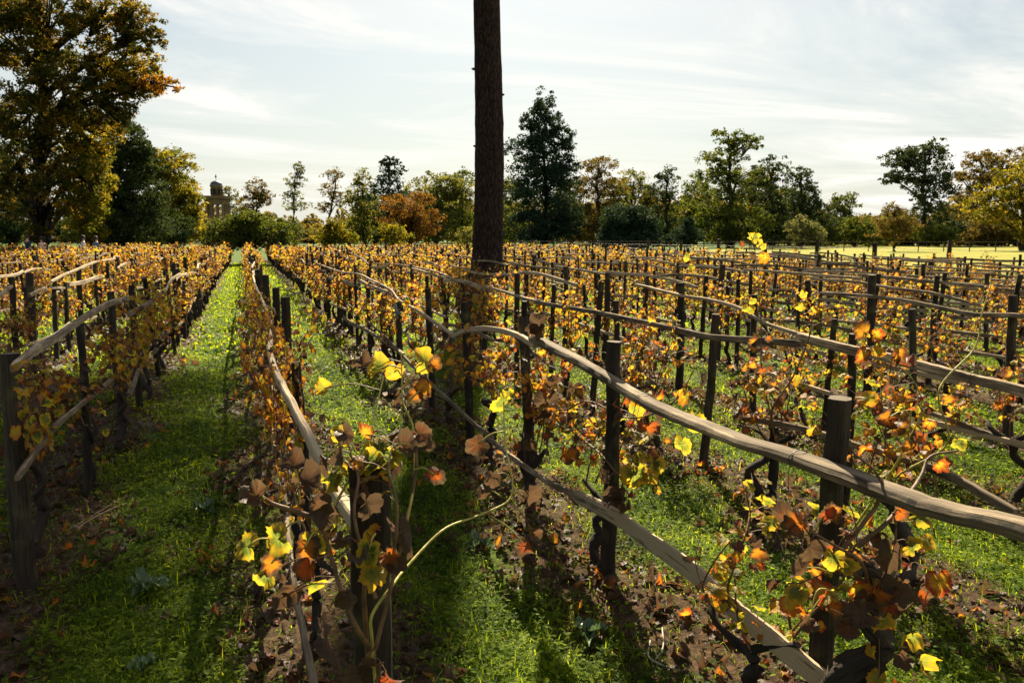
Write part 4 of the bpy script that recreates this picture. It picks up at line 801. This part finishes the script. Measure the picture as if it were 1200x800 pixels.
# ---------------------------------------------------------------- background trees
M_G = {
 'dark': crown_mat('dark_crown', (.016, .028, .014), (.028, .046, .020), (.045, .065, .025), .25),
 'cyp': crown_mat('conifer_crown', (.012, .026, .018), (.020, .040, .026), (.034, .056, .032), .2),
 'green': crown_mat('green_crown', (.026, .042, .010), (.05, .072, .015), (.095, .11, .022), .4),
 'pale': crown_mat('pale_crown', (.04, .052, .018), (.08, .092, .028), (.14, .14, .04), .42),
 'yel': crown_mat('yellow_green_crown', (.035, .048, .008), (.085, .09, .013), (.20, .16, .018), .5),
 'turn': crown_mat('turning_crown', (.018, .028, .008), (.045, .052, .012), (.16, .105, .016), .42),
 'sunlit_gold': crown_mat('sunlit_gold_crown', (.022, .032, .007), (.085, .075, .011), (.25, .17, .018), .5),  # sunlight painted into the leaf colour, for lobes on a lit side
 'amber': crown_mat('amber_crown', (.06, .045, .010), (.17, .09, .014), (.26, .13, .018), .5),
 'rust': crown_mat('rust_crown', (.055, .030, .010), (.10, .052, .014), (.15, .08, .018), .4),
 'brown': crown_mat('brown_green_crown', (.05, .040, .016), (.085, .062, .022), (.10, .10, .03), .4),
 'grey': crown_mat('grey_green_crown', (.05, .065, .035), (.08, .095, .05), (.13, .135, .07), .35)}
def tree(kind, label, u, D, trunk_px, crown, pal, cat='tree', leaf_px=2.6, dens=1.0, clumpy=.30, lean=0, top=None, name='broadleaf_tree', group='park trees beyond the vineyard', trunk=True, droop=0., up_b=.35, fill=16):
    if u > 560: D = D*1.75; fill = 20 if fill else 0
    s = D/FPX; base = at_z(u, 290, 0); f = at_d(u, 280, D); base = np.array([f[0], f[1], 0.]); root = empty(name, tuple(base), label, cat, group)
    ztop = min(c[1] for c in crown) if top is None else top
    mt = MB(); mcs = {}; side = RT; dep = FH
    tp = at_d(u+lean, ztop, D)-base
    tr_r = trunk_px*s/2; n = 12; t_ = np.linspace(0, 1, n)[:, None]; path = tp*t_+np.vstack([[0, 0, 0], rng.normal(0, tr_r*.5, (n-1, 3))*[1, 1, 0]])
    if trunk: sweep(mt, path, np.linspace(tr_r, tr_r*.22, n), k=8)
    wdn = 1.27 if (u > 560 or 395 < u < 555) else 1.13; crown = [(e_[0], e_[1]+2, e_[2]*wdn, e_[3]*1.12, *e_[4:]) for e_ in crown]
    if fill and D < 190: crown = list(crown)+[(u, 274, fill, 12)]
    for e_ in crown:
        cu, cv, ru, rv = e_[:4]; mc = mcs.setdefault(e_[4] if len(e_) > 4 else pal, MB())
        C0 = at_d(cu, cv, D)-base+dep*rng.normal(0, ru*s*.25); rx_, rz_, ry_ = ru*s, rv*s, min(ru, rv*1.6)*s
        if trunk:
            j = np.argmin(np.abs(path[:, 2]-(C0[2]-rz_*.9-abs(C0@RT-path[0]@RT)*.3))); st = path[j]
            sweep(mt, smooth_path([st, (st+C0)/2+np.array([0, 0, rz_*.1]), C0], 8), np.linspace(min(tr_r*.4, ru*s*.11), min(tr_r*.12, ru*s*.04), 8), k=6, cap=False)
        ncl = int(max(14, 60*dens**.6*max(1, (ru*rv)/900.)**.5*(.30/clumpy)))
        dv = rng.normal(0, 1, (ncl, 3)); dv /= np.linalg.norm(dv, axis=1)[:, None]; rr = rng.uniform(.25, 1, ncl)**.5
        # irregular outline
        rr = rr*(1+.22*np.sin(dv[:, 2]*4+cu)+.12*np.sin(np.arctan2(dv[:, 1], dv[:, 0])*3+cv))*.92
        cc = C0+(dv*rr[:, None])@np.array([side*rx_, dep*ry_, ZU*rz_])
        crad = clumpy*(rx_*ry_*rz_)**(1/3.)*rng.uniform(.4, 1.3, ncl)
        if trunk:
            for q in cc[:: max(1, ncl//14)]:
                m_ = (C0+q)/2+rng.normal(0, .03*rx_, 3); sweep(mt, [C0*.7+path[n//2]*.3, m_, q], np.array([.05, .035, .015])*min(tr_r*2, ru*s), k=4, cap=False)
        need = dens*1.35*2.6*ru*rv*3.14/(leaf_px**2)*1.9; per = max(12, int(need*1.25/ncl)); sz = leaf_px*s*.58
        k = per*ncl; ci = np.repeat(np.arange(ncl), per); dl = rng.normal(0, 1, (k, 3)); dl /= np.linalg.norm(dl, axis=1)[:, None]; dl *= (rng.random(k)**.45)[:, None]
        P = cc[ci]+dl*crad[ci][:, None]*np.array([1.15, 1.15, .72]); P[:, 2] -= droop*rng.random(k)*crad[ci]
        P[:, 2] = np.maximum(P[:, 2], .15)
        nv = dl+rng.normal(0, .7, (k, 3))+np.array([0, 0, up_b]); nv /= np.linalg.norm(nv, axis=1)[:, None]; ax = np.cross(nv, rng.normal(0, 1, (k, 3))); ax /= np.linalg.norm(ax, axis=1)[:, None]; ay = np.cross(nv, ax)
        S_ = (sz*rng.uniform(.6, 1.5, k))[:, None]; V = np.stack([P-ax*S_, P-ay*S_*.55+nv*S_*.2, P+ax*S_, P+ay*S_*.55+nv*S_*.2], 1).reshape(-1, 3); b = np.arange(k)*4
        Cc = np.zeros((k, 4, 4)); Cc[..., 0] = rng.random(k)[:, None]; Cc[..., 1] = rng.random(ncl)[ci][:, None]; Cc[..., 3] = 1
        mc.add(V, [np.stack([b, b+1, b+2, b+3], 1)], Cc.reshape(-1, 4))
    if trunk: mt.build('trunk', M_BARK, root)
    for pk, mc in mcs.items(): mc.build('crown', M_G[pk], root)
    return root
# big tree on the left
tree('', 'towering dark-trunked tree at the left edge with amber-tinted spreading limbs', 44, 42, 26,
     [(15, 40, 46, 55), (75, 20, 46, 42), (125, 12, 36, 30, 'sunlit_gold'), (162, 35, 28, 24), (130, 68, 46, 30, 'sunlit_gold'), (184, 98, 25, 14, 'amber'), (155, 95, 30, 20, 'sunlit_gold'), (85, 100, 46, 46), (25, 140, 46, 46), (95, 158, 34, 36, 'sunlit_gold'), (10, 215, 30, 42), (66, 215, 36, 42), (144, 128, 18, 26), (108, 215, 22, 50, 'yel')],  # right-hand lobes coloured lighter to put in their sunlit look
     'turn', leaf_px=3.0, dens=1.2, clumpy=.20, top=-60, name='large_tree')
tree('', 'tall narrow yellow-green tree lit on its right flank beside the towering left tree', 104, 50, 8, [(104, 160, 20, 50), (100, 215, 26, 48), (106, 255, 22, 28)], 'yel', leaf_px=2.8, dens=.9, clumpy=.3)
tree('', 'dark shaded tree behind the towering one, left background', 10, 62, 12, [(5, 230, 32, 50), (40, 250, 30, 34), (-20, 180, 40, 60)], 'dark', leaf_px=3, dens=.8)
tree('', 'dark green tree with drooping limbs between the towering tree and the tower', 140, 55, 12, [(140, 160, 24, 38), (165, 185, 24, 26), (148, 205, 32, 38), (155, 250, 38, 32), (130, 240, 30, 40)], 'dark', leaf_px=2.8, dens=1.4, clumpy=.26)
tree('', 'round golden-green tree just left of the stone tower', 205, 66, 10, [(200, 205, 34, 30), (216, 234, 22, 30), (190, 245, 32, 34), (222, 264, 18, 20), (185, 195, 20, 20)], 'yel', leaf_px=2.6, dens=1.3, clumpy=.25)
tree('', 'dark hollow-looking bush under the golden-green tree', 212, 60, 5, [(212, 262, 22, 18)], 'dark', name='shrub', cat='shrub')
tree('', 'broad dark green bush at the end of the grass path', 290, 44, 6, [(290, 268, 42, 20), (268, 272, 26, 16), (318, 276, 24, 14), (290, 255, 22, 10)], 'green', leaf_px=2.6, dens=1.6, name='shrub', cat='shrub')
tree('', 'tiny airy tree right behind the stone tower', 268, 160, 3, [(266, 224, 11, 10), (270, 238, 10, 10)], 'grey', leaf_px=2, dens=.5, clumpy=.35)
tree('', 'small grey bushy tree left of the round olive one', 280, 120, 3, [(284, 248, 11, 10)], 'grey', leaf_px=2.2, dens=.8)
tree('', 'small round dark olive tree right of the tower', 300, 110, 4, [(301, 220, 13, 13), (296, 236, 14, 12), (308, 230, 9, 10)], 'brown', leaf_px=2.2, dens=.7, clumpy=.3)
tree('', 'slender airy tree standing alone against the sky, left of the leaning one', 345, 95, 4, [(350, 197, 7, 9), (346, 212, 11, 9), (344, 226, 13, 8), (347, 240, 14, 7), (342, 268, 14, 12)], 'grey', leaf_px=2., dens=.5, clumpy=.35)
tree('', 'thin leaning tree with sparse brown crown', 378, 90, 4, [(392, 203, 10, 9), (386, 220, 13, 10), (398, 232, 10, 10), (380, 240, 9, 7)], 'brown', leaf_px=2., dens=.42, clumpy=.35, lean=18)
tree('', 'bright conical young tree in front of the leaning tree', 392, 60, 4, [(392, 262, 12, 9), (392, 272, 20, 12), (404, 278, 16, 10), (384, 280, 14, 8)], 'yel', leaf_px=2.2, dens=1.)
tree('', 'olive tree left of the flat-topped dark pine', 425, 85, 5, [(425, 215, 14, 14), (418, 235, 16, 16), (432, 250, 16, 20), (415, 265, 14, 14)], 'pale', leaf_px=2.4, dens=.7, clumpy=.3)
tree('', 'dark flat-topped pine rising above its neighbours', 456, 80, 5, [(456, 187, 11, 5), (458, 200, 15, 8), (456, 217, 19, 12), (452, 238, 20, 15), (460, 255, 16, 16)], 'cyp', leaf_px=2.4, dens=.75, clumpy=.3, name='pine_tree')
tree('', 'rust-brown rounded tree left of the pine trunk', 480, 66, 6, [(478, 240, 22, 18), (490, 262, 20, 22), (466, 262, 18, 18)], 'rust', leaf_px=2.2, dens=1.0, clumpy=.3)
tree('', 'small yellow-green tree in front of the rust-brown one', 462, 55, 4, [(462, 274, 20, 12), (452, 268, 12, 8)], 'yel', leaf_px=2.4, dens=.6, clumpy=.3)
tree('', 'broad green tree behind and right of the rust-brown tree', 512, 88, 8, [(500, 222, 26, 18), (522, 216, 18, 16), (528, 240, 20, 24), (505, 255, 24, 26), (540, 222, 16, 14)], 'pale', leaf_px=2.4, dens=.75, clumpy=.26)
tree('', 'tall green tree touching the left side of the pine trunk', 541, 92, 7, [(540, 210, 16, 12), (536, 240, 16, 26), (545, 268, 16, 18)], 'green', leaf_px=2.4, dens=.75)
tree('', 'light feathery shrub at the left foot of the pine trunk', 548, 40, 3, [(546, 280, 14, 9)], 'pale', leaf_px=2.2, dens=.6, name='shrub', cat='shrub')
tree('', 'pale leafy tree seen right of the pine trunk', 592, 95, 6, [(592, 225, 18, 22), (600, 258, 22, 26), (585, 262, 18, 20)], 'pale', leaf_px=2.4, dens=.8)
tree('', 'tall dark cypress-like conifer with stepped outline right of the pine trunk', 638, 72, 7,
     [(638, 125, 14, 18), (640, 150, 20, 18), (618, 142, 9, 10), (616, 178, 20, 20), (645, 182, 26, 24), (664, 162, 10, 12), (655, 205, 20, 20), (626, 215, 28, 24), (640, 248, 34, 28), (618, 262, 22, 20), (660, 258, 18, 24)], 'cyp', leaf_px=2.6, dens=1.15, clumpy=.32, name='conifer_tree')
tree('', 'thin-crowned brown-tipped tree right of the tall dark conifer', 700, 85, 6, [(705, 192, 20, 12), (690, 205, 16, 16), (712, 215, 18, 16), (698, 235, 20, 18), (690, 262, 24, 22)], 'brown', leaf_px=2.2, dens=.55, clumpy=.26)
tree('', 'pale rounded tree behind the black yew ball', 742, 95, 6, [(738, 212, 22, 14), (750, 225, 16, 16), (730, 232, 18, 16)], 'pale', leaf_px=2.2, dens=.6, clumpy=.26)
tree('', 'nearly black dome-shaped yew at mid distance', 736, 58, 8, [(736, 258, 24, 24), (720, 270, 16, 18), (752, 270, 16, 18), (736, 278, 30, 12)], 'cyp', leaf_px=2.8, dens=2.6, clumpy=.34, name='yew_tree')
tree('', 'dark narrow broadleaf tree between the yew and the big right-hand tree', 782, 78, 6, [(783, 205, 14, 9), (780, 222, 17, 12), (778, 245, 14, 16), (784, 268, 16, 18)], 'dark', leaf_px=2.3, dens=.75, clumpy=.3)
tree('', 'small dark cone-shaped spruce below the big right-hand tree', 806, 52, 3, [(806, 258, 5, 6), (806, 267, 9, 7), (806, 278, 13, 9)], 'cyp', leaf_px=2.2, dens=1.3, name='spruce_tree')
tree('', 'large spreading dark tree right of centre with open leafy top', 856, 66, 10,
     [(855, 160, 20, 10), (878, 165, 16, 8), (850, 182, 26, 14), (838, 205, 22, 14), (868, 205, 24, 18), (850, 235, 34, 24), (868, 262, 32, 26), (835, 262, 26, 24)], 'green', leaf_px=2.5, dens=.72, clumpy=.24, name='large_tree')
tree('', 'dark-crowned tree just right of the large spreading one', 905, 70, 7, [(903, 196, 16, 12), (900, 220, 20, 18), (908, 250, 24, 24), (896, 272, 24, 16)], 'dark', leaf_px=2.4, dens=.8, clumpy=.28)
tree('', 'sloping dark tree ending the big middle group on its right', 938, 72, 7, [(935, 205, 14, 11), (945, 222, 16, 14), (950, 245, 20, 18), (930, 248, 20, 24), (945, 270, 26, 18)], 'dark', leaf_px=2.4, dens=.8, clumpy=.28)
tree('', 'grey-green bush before the sloping dark tree', 940, 60, 3, [(938, 262, 14, 14), (952, 270, 12, 12)], 'grey', leaf_px=2.2, dens=.9, name='shrub', cat='shrub')
tree('', 'bright green compact tree in the gap right of the middle group', 990, 90, 5, [(990, 235, 14, 11), (984, 250, 14, 12)], 'green', leaf_px=2.3, dens=1.0)
tree('', 'wide green bush behind the meadow at centre right', 1002, 70, 4, [(1002, 268, 28, 13), (985, 274, 18, 11), (1024, 276, 18, 9)], 'green', leaf_px=2.4, dens=1., name='shrub', cat='shrub')
tree('', 'small brown-leaved tree standing in the meadow', 1049, 48, 4, [(1050, 255, 20, 14), (1040, 266, 16, 10), (1062, 264, 14, 11), (1046, 244, 10, 8)], 'brown', leaf_px=2., dens=.6, clumpy=.3)
tree('', 'tall open-crowned tree with rusty tips standing apart on the right', 1082, 78, 8, [(1082, 180, 30, 14), (1098, 172, 14, 10), (1052, 188, 18, 9), (1045, 208, 14, 9), (1075, 205, 28, 16), (1098, 205, 18, 20), (1086, 232, 24, 20), (1095, 250, 18, 18), (1062, 180, 10, 8)], 'dark', leaf_px=2.4, dens=.62, clumpy=.22)
tree('', 'low dark green bush under the tall open-crowned tree', 1088, 72, 3, [(1088, 272, 20, 11), (1100, 276, 16, 9)], 'green', leaf_px=2.3, dens=1., name='shrub', cat='shrub')
tree('', 'brown-tinged airy tree behind the yellow-green one at the right edge', 1150, 82, 8, [(1150, 190, 28, 14), (1180, 186, 24, 12), (1138, 215, 22, 20), (1165, 215, 28, 20), (1140, 245, 24, 20)], 'brown', leaf_px=2.3, dens=.65, clumpy=.24)
tree('', 'leafy yellow-green tree filling the right edge', 1200, 50, 8, [(1185, 212, 26, 22), (1172, 232, 28, 18), (1210, 200, 30, 26), (1205, 240, 30, 28), (1165, 250, 20, 12)], 'yel', leaf_px=2.8, dens=.8, clumpy=.26)
for u, D, lab, pal in [(1125, 80, 'low hedge bush left of the yellow-green edge tree', 'dark'), (1155, 76, 'low dark bush under the yellow-green edge tree', 'brown'), (1192, 78, 'low bush at the right edge below the yellow-green tree', 'dark'), (968, 78, 'low dark bush between the sloping dark tree and wide green bush', 'dark'),
  (1040, 84, 'rounded dark bush behind the small brown-leaved meadow tree', 'green'), (1070, 84, 'dark rounded bush just right of the small brown-leaved meadow tree', 'dark')]:
    tree('', lab, u, D, 3, [(u, 268, 26, 15), (u+8, 274, 20, 12), (u-14, 276, 18, 10)], pal, leaf_px=2.4, dens=1., name='shrub', cat='shrub')
for u, D, top_, rr_, pal, lab in [(575, 75, 222, 20, 'green', 'rounded green tree directly behind the pine trunk'), (668, 84, 205, 18, 'turn', 'bronze-green tree against the right side of the tall dark conifer'), (720, 88, 212, 20, 'pale', 'soft olive tree behind the dome-shaped yew, to its left'),
      (765, 90, 220, 18, 'turn', 'bronze tree behind the yew, to its right'), (815, 86, 205, 22, 'green', 'leafy green tree at the left flank of the large spreading tree'), (885, 84, 200, 22, 'turn', 'amber-flecked tree between the large spreading tree and its right neighbour'),
      (925, 88, 215, 22, 'green', 'green tree filling the gap in the dark middle group'), (965, 90, 238, 18, 'turn', 'low bronze tree at the right end of the dark middle group'), (1020, 92, 250, 16, 'turn', 'small bronze tree behind the wide green bush'),
      (1125, 90, 225, 20, 'turn', 'bronze tree between the tall open-crowned tree and the edge trees'), (440, 95, 225, 18, 'green', 'green tree just left of the flat-topped pine'), (120, 66, 215, 26, 'dark', 'deep green tree low behind the strolling people'), (180, 72, 225, 22, 'green', 'green tree under the golden-green round one')]:
    tree('', lab, u, D, 6, [(u, top_+rr_*.7, rr_*.85, rr_*.7), (u-rr_*.4, top_+rr_*1.9, rr_, rr_), (u+rr_*.5, top_+rr_*2.1, rr_, rr_)], pal, leaf_px=2.4, dens=.85, clumpy=.25)
# far wood behind everything, one mass
mw = MB()
for i in range(420):
    u = rng.uniform(-80, 1290)
    if 250 < u < 330 and rng.random() < .6: continue
    D = rng.uniform(170, 230); top = (236 if (395 < u < 555 or 575 < u < 965) else 252)+6*math.sin(u*.021)+rng.uniform(-8, 22); s = D/FPX; c = at_d(u, (top+284)/2, D); k = 420
    dl = rng.normal(0, 1, (k, 3)); dl /= np.linalg.norm(dl, axis=1)[:, None]; dl *= (rng.random(k)**.4)[:, None]
    P = c+dl@np.array([RT*14*s, FH*12*s, ZU*(284-top)/2*s]); P[:, 2] = np.maximum(P[:, 2], .1); nv = unit(rng.normal(0, 1, 3)); nv = rng.normal(0, 1, (k, 3)); nv /= np.linalg.norm(nv, axis=1)[:, None]; ax = np.cross(nv, rng.normal(0, 1, (k, 3))); ax /= np.linalg.norm(ax, axis=1)[:, None]; ay = np.cross(nv, ax)
    S_ = (2.6*s*rng.uniform(.6, 1.3, k))[:, None]; b = np.arange(k)*4; Cc = np.zeros((k, 4, 4)); Cc[..., 0] = rng.random(k)[:, None]; Cc[..., 1] = rng.random(); Cc[..., 3] = 1
    mw.add(np.stack([P-ax*S_, P-ay*S_*.6, P+ax*S_, P+ay*S_*.6], 1).reshape(-1, 3), [np.stack([b, b+1, b+2, b+3], 1)], Cc.reshape(-1, 4))
tag(mw.build('distant_wood', M_G['brown']), 'far-off mixed wood closing the view behind the single trees', 'wood', kind='stuff')

# ---------------------------------------------------------------- pine with bare trunk
PD = 21.0; pb = at_d(570, 300, PD); px0, py0 = pb[0], pb[1]
root = empty('pine_tree', (px0, py0, 0), 'tall straight pine with bare reddish-brown trunk rising through the middle of the vineyard', 'tree')
mt = MB(); zs = np.linspace(-.1, 17, 60); r_ = np.interp(zs, [-.1, .3, 1.2, 8, 17], [.68, .54, .44, .365, .28]); 
sweep(mt, np.column_stack([np.zeros(60), np.zeros(60), zs])+np.column_stack([.05*np.sin(zs*.5)+.012*zs, .04*np.cos(zs*.7), zs*0]), r_*(1+rng.normal(0, .008, 60)), k=28, noise=.02)
for z_, a in [(5.6, 20), (4.2, 170), (3.1, 10), (6.3, 185)]:
    d = RT*math.cos(R(a))-FH*.2*math.sin(R(a)); p0 = np.array([.05*math.sin(z_*.5)+.012*z_, .04*math.cos(z_*.7), z_])+d*.37; sweep(mt, [p0, p0+d*.06, p0+d*.10+[0, 0, .01]], [.05, .035, .012], k=7)
for i in range(16):
    z_ = rng.uniform(10, 20.6); a = rng.uniform(0, 6.28); l_ = rng.uniform(1.2, 2.4); d = np.array([math.cos(a), math.sin(a), .25]); sweep(mt, smooth_path([[0, 0, z_], np.array([0, 0, z_])+d*l_*.5, np.array([0, 0, z_+.2])+d*l_], 8), np.linspace(.06, .015, 8), k=6)
mt.build('trunk', M_PINE, root)
mc = MB(); ncl = 150; dv = rng.normal(0, 1, (ncl, 3)); dv /= np.linalg.norm(dv, axis=1)[:, None]; cc = np.array([-3.2, -.4, 13.6])+dv*(rng.random(ncl)**.45)[:, None]*np.array([1.9, 4.6, 2.8])  # unseen crown, shifted off the trunk and stretched to shade the left path
gap = at_z(105, 598, 0); rel = cc+np.array([px0, py0, 0])-gap; sd_ = np.array(SUND); off_ = np.linalg.norm(rel-np.outer(rel@sd_, sd_), axis=1); cc = cc[off_ > .5]; ncl = len(cc)  # clumps taken out along the sun ray to let light onto the soil
per = 420; ci = np.repeat(np.arange(ncl), per); k = len(ci); dl = rng.normal(0, .36, (k, 3)); P = cc[ci]+dl; ax = rng.normal(0, 1, (k, 3)); ax /= np.linalg.norm(ax, axis=1)[:, None]; ay = np.cross(ax, rng.normal(0, 1, (k, 3))); ay /= np.linalg.norm(ay, axis=1)[:, None]; b = np.arange(k)*4
Cc = np.zeros((k, 4, 4)); Cc[..., 0] = rng.random(k)[:, None]; Cc[..., 1] = .5
mc.add(np.stack([P-ax*.13, P-ay*.012, P+ax*.13, P+ay*.012], 1).reshape(-1, 3), [np.stack([b, b+1, b+2, b+3], 1)], Cc.reshape(-1, 4)); mc.build('crown', M_G['cyp'], root)

# ---------------------------------------------------------------- stone belvedere tower
TD = 130.; s = TD/FPX; tb = at_d(257, 280, TD); M_ST = plain_mat('tower_stone', (.17, .11, .06), .9, 1.2, .2); M_DOME = plain_mat('lead_dome', (.06, .07, .085), .5, 2, .2); M_DK = plain_mat('dark_opening', (.02, .02, .02), .9)
root = empty('belvedere_tower', (tb[0], tb[1], 0), 'small round stone belvedere tower with lead dome and arcade above the trees', 'tower', rz=-a_)
def zt(v): return at_d(256, v, TD)[2]
mb1 = MB(); hw = 14*s; box(mb1, (0, 0, zt(262)/2), (hw*1.6, hw*1.6, zt(262))); mb1.build('base_wall', M_ST, root)
zb, zc_ = zt(262), zt(234)
for ix in range(4):
    for iy in (0, 1, 2, 3):
        if ix in (0, 3) or iy in (0, 3):
            m1 = MB(); lathe(m1, ((ix-1.5)*hw*.46, (iy-1.5)*hw*.46, zb), [(.0, 0), (.30, 0), (.30, .25), (.22, .3), (.20, (zc_-zb)-.4), (.30, (zc_-zb)-.2), (.30, zc_-zb), (0, zc_-zb)], 10); m1.build('column', M_ST, root)
# arch heads on each face
for face in range(4):
    m1 = MB(); ca, sa = math.cos(face*math.pi/2), math.sin(face*math.pi/2)
    for ix in range(3):
        cx = (ix-1)*hw*.46; rr = hw*.16; ang = np.linspace(0, math.pi, 9)
        inner = [(cx+rr*math.cos(a), zc_-1.2+rr*math.sin(a)) for a in ang]; outer = [(cx+hw*.23*(1-2*i/8), zc_+.02) for i in range(9)]
        V = []
        for (x, z), (x2, z2) in zip(inner, outer):
            for yy_ in (-hw*.76, -hw*.62):
                for X_, Z_ in ((x, z), (x2, z2)): V.append((X_*ca-yy_*sa, X_*sa+yy_*ca, Z_))
        b_ = np.arange(8)[:, None]*4; m1.add(V, [np.vstack([np.hstack([b_, b_+1, b_+5, b_+4]), np.hstack([b_+2, b_+6, b_+7, b_+3]), np.hstack([b_, b_+4, b_+6, b_+2])])])
    m1.build('arch', M_ST, root)
m1 = MB(); box(m1, (0, 0, zb-.1), (hw*1.8, hw*1.8, .3)); box(m1, (0, 0, zc_+.3), (hw*1.85, hw*1.85, .5)); m1.build('cornice', M_ST, root)
m1 = MB(); z2 = zc_+.55; z3 = zt(218); dr = hw*.46; lathe(m1, (0, 0, z2), [(hw*.40, 0), (dr, .02), (dr, (z3-z2)*.85), (dr*1.12, (z3-z2)*.88), (dr*1.12, z3-z2), (0, z3-z2)], 24); m1.build('drum', M_ST, root)
for a in range(8):
    m1 = MB(); box(m1, (dr*math.cos(a*math.pi/4), dr*math.sin(a*math.pi/4), z2+(z3-z2)*.40), (.12, .45, 1.0), rz=a*math.pi/4); m1.build('window', M_DK, root)
m1 = MB(); t_ = np.linspace(0, math.pi/2, 8); lathe(m1, (0, 0, z3), [(dr*1.05*math.cos(x)+.02, dr*.85*math.sin(x)) for x in t_]+[(.06, dr*.85+.5), (.16, dr*.85+.65), (.02, dr*.85+1.1)], 20); m1.build('dome', M_DOME, root)

# ---------------------------------------------------------------- meadow edge fence
yy0 = at_x(1113, 283, 20.8)[1]
root = empty('meadow_fence', (20.8, yy0, 0), 'wooden post and wire fence between the far vines and the sunny meadow', 'fence')
for i, dyy in enumerate([-5.6, -2.7, 0, 2.9, 5.7, 8.7, 11.9, 15, 18.3, 21.5, 25, 28.5]):
    m1 = post_mesh((0, dyy, -.1), (rng.normal(0, .02), dyy, 1.52+rng.normal(0, .04)), .15); m1.build('post', M_POST, root)
for z_ in (.6, 1.25):
    m1 = MB(); sweep(m1, [(.08, -6, z_), (.08, 10, z_+.01), (.08, 30, z_)], .006, k=5, cap=False); m1.build('wire', M_WIRE, root)
root = empty('park_fence', tuple(at_z(900, 292, 0)), 'low far dark rail fence at the back of the meadow beneath the trees', 'fence')
A = at_d(600, 285, 95); B = at_d(1230, 285, 82); Lr = root.location
for z_ in (.6, 1.1):
    m1 = MB(); A2 = np.array([A[0]-Lr[0], A[1]-Lr[1], z_]); B2 = np.array([B[0]-Lr[0], B[1]-Lr[1], z_]); sweep(m1, [A2, B2], .04, k=5); m1.build('rail', M_POST, root)
for i in range(24):
    t_ = i/23; p = A*(1-t_)+B*t_; m1 = MB(); sweep(m1, [(p[0]-Lr[0], p[1]-Lr[1], 0), (p[0]-Lr[0], p[1]-Lr[1], 1.25)], .06, k=6); m1.build('post', M_POST, root)

# ---------------------------------------------------------------- people strolling behind the left rows
def skin_obj(name, pts, edges, radii, mat, parent, sub=1):
    me = bpy.data.meshes.new(name); me.from_pydata(pts, edges, []); me.materials.append(mat); o = bpy.data.objects.new(name, me); link(o, parent)
    md = o.modifiers.new('skin', 'SKIN'); md.use_smooth_shade = True
    for v, r_ in zip(me.skin_vertices[0].data, radii): v.radius = (r_, r_*.8) if not isinstance(r_, tuple) else r_
    me.skin_vertices[0].data[0].use_root = True
    o.modifiers.new('sub', 'SUBSURF').levels = sub; o.modifiers['sub'].render_levels = sub; return o
M_SKIN = plain_mat('skin', (.5, .3, .21), .6, 5, .08); M_HAIR = plain_mat('hair', (.03, .02, .015), .7)
def person(u, D, hgt, top_c, trouser_c, label, face, long_hair=True):
    f = at_d(u, 290, D); e = empty('person', (f[0], f[1], 0), label, 'person', 'people behind the vines', rz=face); e.scale = (hgt/1.7,)*3
    P = [(0, 0, .95), (0, 0, 1.2), (0, 0, 1.40), (0, .01, 1.47), (0, .02, 1.54), (0, .03, 1.63), (.17, 0, 1.38), (.23, -.03, 1.12), (.22, .08, .90), (.21, .12, .82), (-.17, 0, 1.38), (-.23, .02, 1.12), (-.22, -.04, .88), (-.21, -.03, .79),
         (.09, 0, .90), (.10, .10, .50), (.10, .02, .08), (.10, .16, .04), (-.09, 0, .90), (-.10, -.05, .50), (-.10, -.22, .12), (-.10, -.10, .04)]
    E = [(0, 1), (1, 2), (2, 3), (3, 4), (4, 5), (2, 6), (6, 7), (7, 8), (8, 9), (2, 10), (10, 11), (11, 12), (12, 13), (0, 14), (14, 15), (15, 16), (16, 17), (0, 18), (18, 19), (19, 20), (20, 21)]
    Rr = [.14, .13, .14, .055, .085, .085, .055, .045, .033, .035, .055, .045, .033, .035, .085, .06, .04, .035, .085, .06, .04, .035]
    skin_obj('body', P, E, Rr, M_SKIN, e, 2)
    m_t = plain_mat('shirt', top_c, .9, 12, .12); m_l = plain_mat('trousers', trouser_c, .9, 12, .12)
    skin_obj('shirt', [P[i] for i in (0, 1, 2, 6, 7, 10, 11)], [(0, 1), (1, 2), (2, 3), (3, 4), (2, 5), (5, 6)], [.155, .145, .155, .07, .058, .07, .058], m_t, e, 2)
    skin_obj('trousers', [P[i] for i in (0, 14, 15, 16, 18, 19, 20)], [(0, 1), (1, 2), (2, 3), (0, 4), (4, 5), (5, 6)], [.15, .1, .075, .058, .1, .075, .058], m_l, e, 2)
    m1 = MB(); t_ = np.linspace(-.4, math.pi/2, 8); lathe(m1, (0, 0, 1.61), [(.108*math.cos(x)+1e-3, .13*math.sin(x)) for x in t_], 14); 
    if long_hair: sweep(m1, [(0, -.07, 1.66), (0, -.10, 1.55), (0, -.10, 1.42)], [.08, .075, .04], k=10)
    m1.build('hair', M_HAIR, e)
person(33, 36, 1.75, (.02, .035, .09), (.03, .03, .04), 'person in dark blue top standing behind the left vines, leftmost', 2.2, False)
person(50, 35, 1.66, (.75, .50, .42), (.10, .25, .30), 'person in a pale pink top, seen above the left vines beside the large trunk', 1.2)
person(98, 36, 1.72, (.62, .60, .60), (.05, .06, .1), 'dark-haired person in a pale grey shirt behind the left vines', -1.2)
person(113, 37, 1.68, (.06, .10, .22), (.05, .05, .05), 'person in a blue shirt at the right of the strolling group', -1.0)
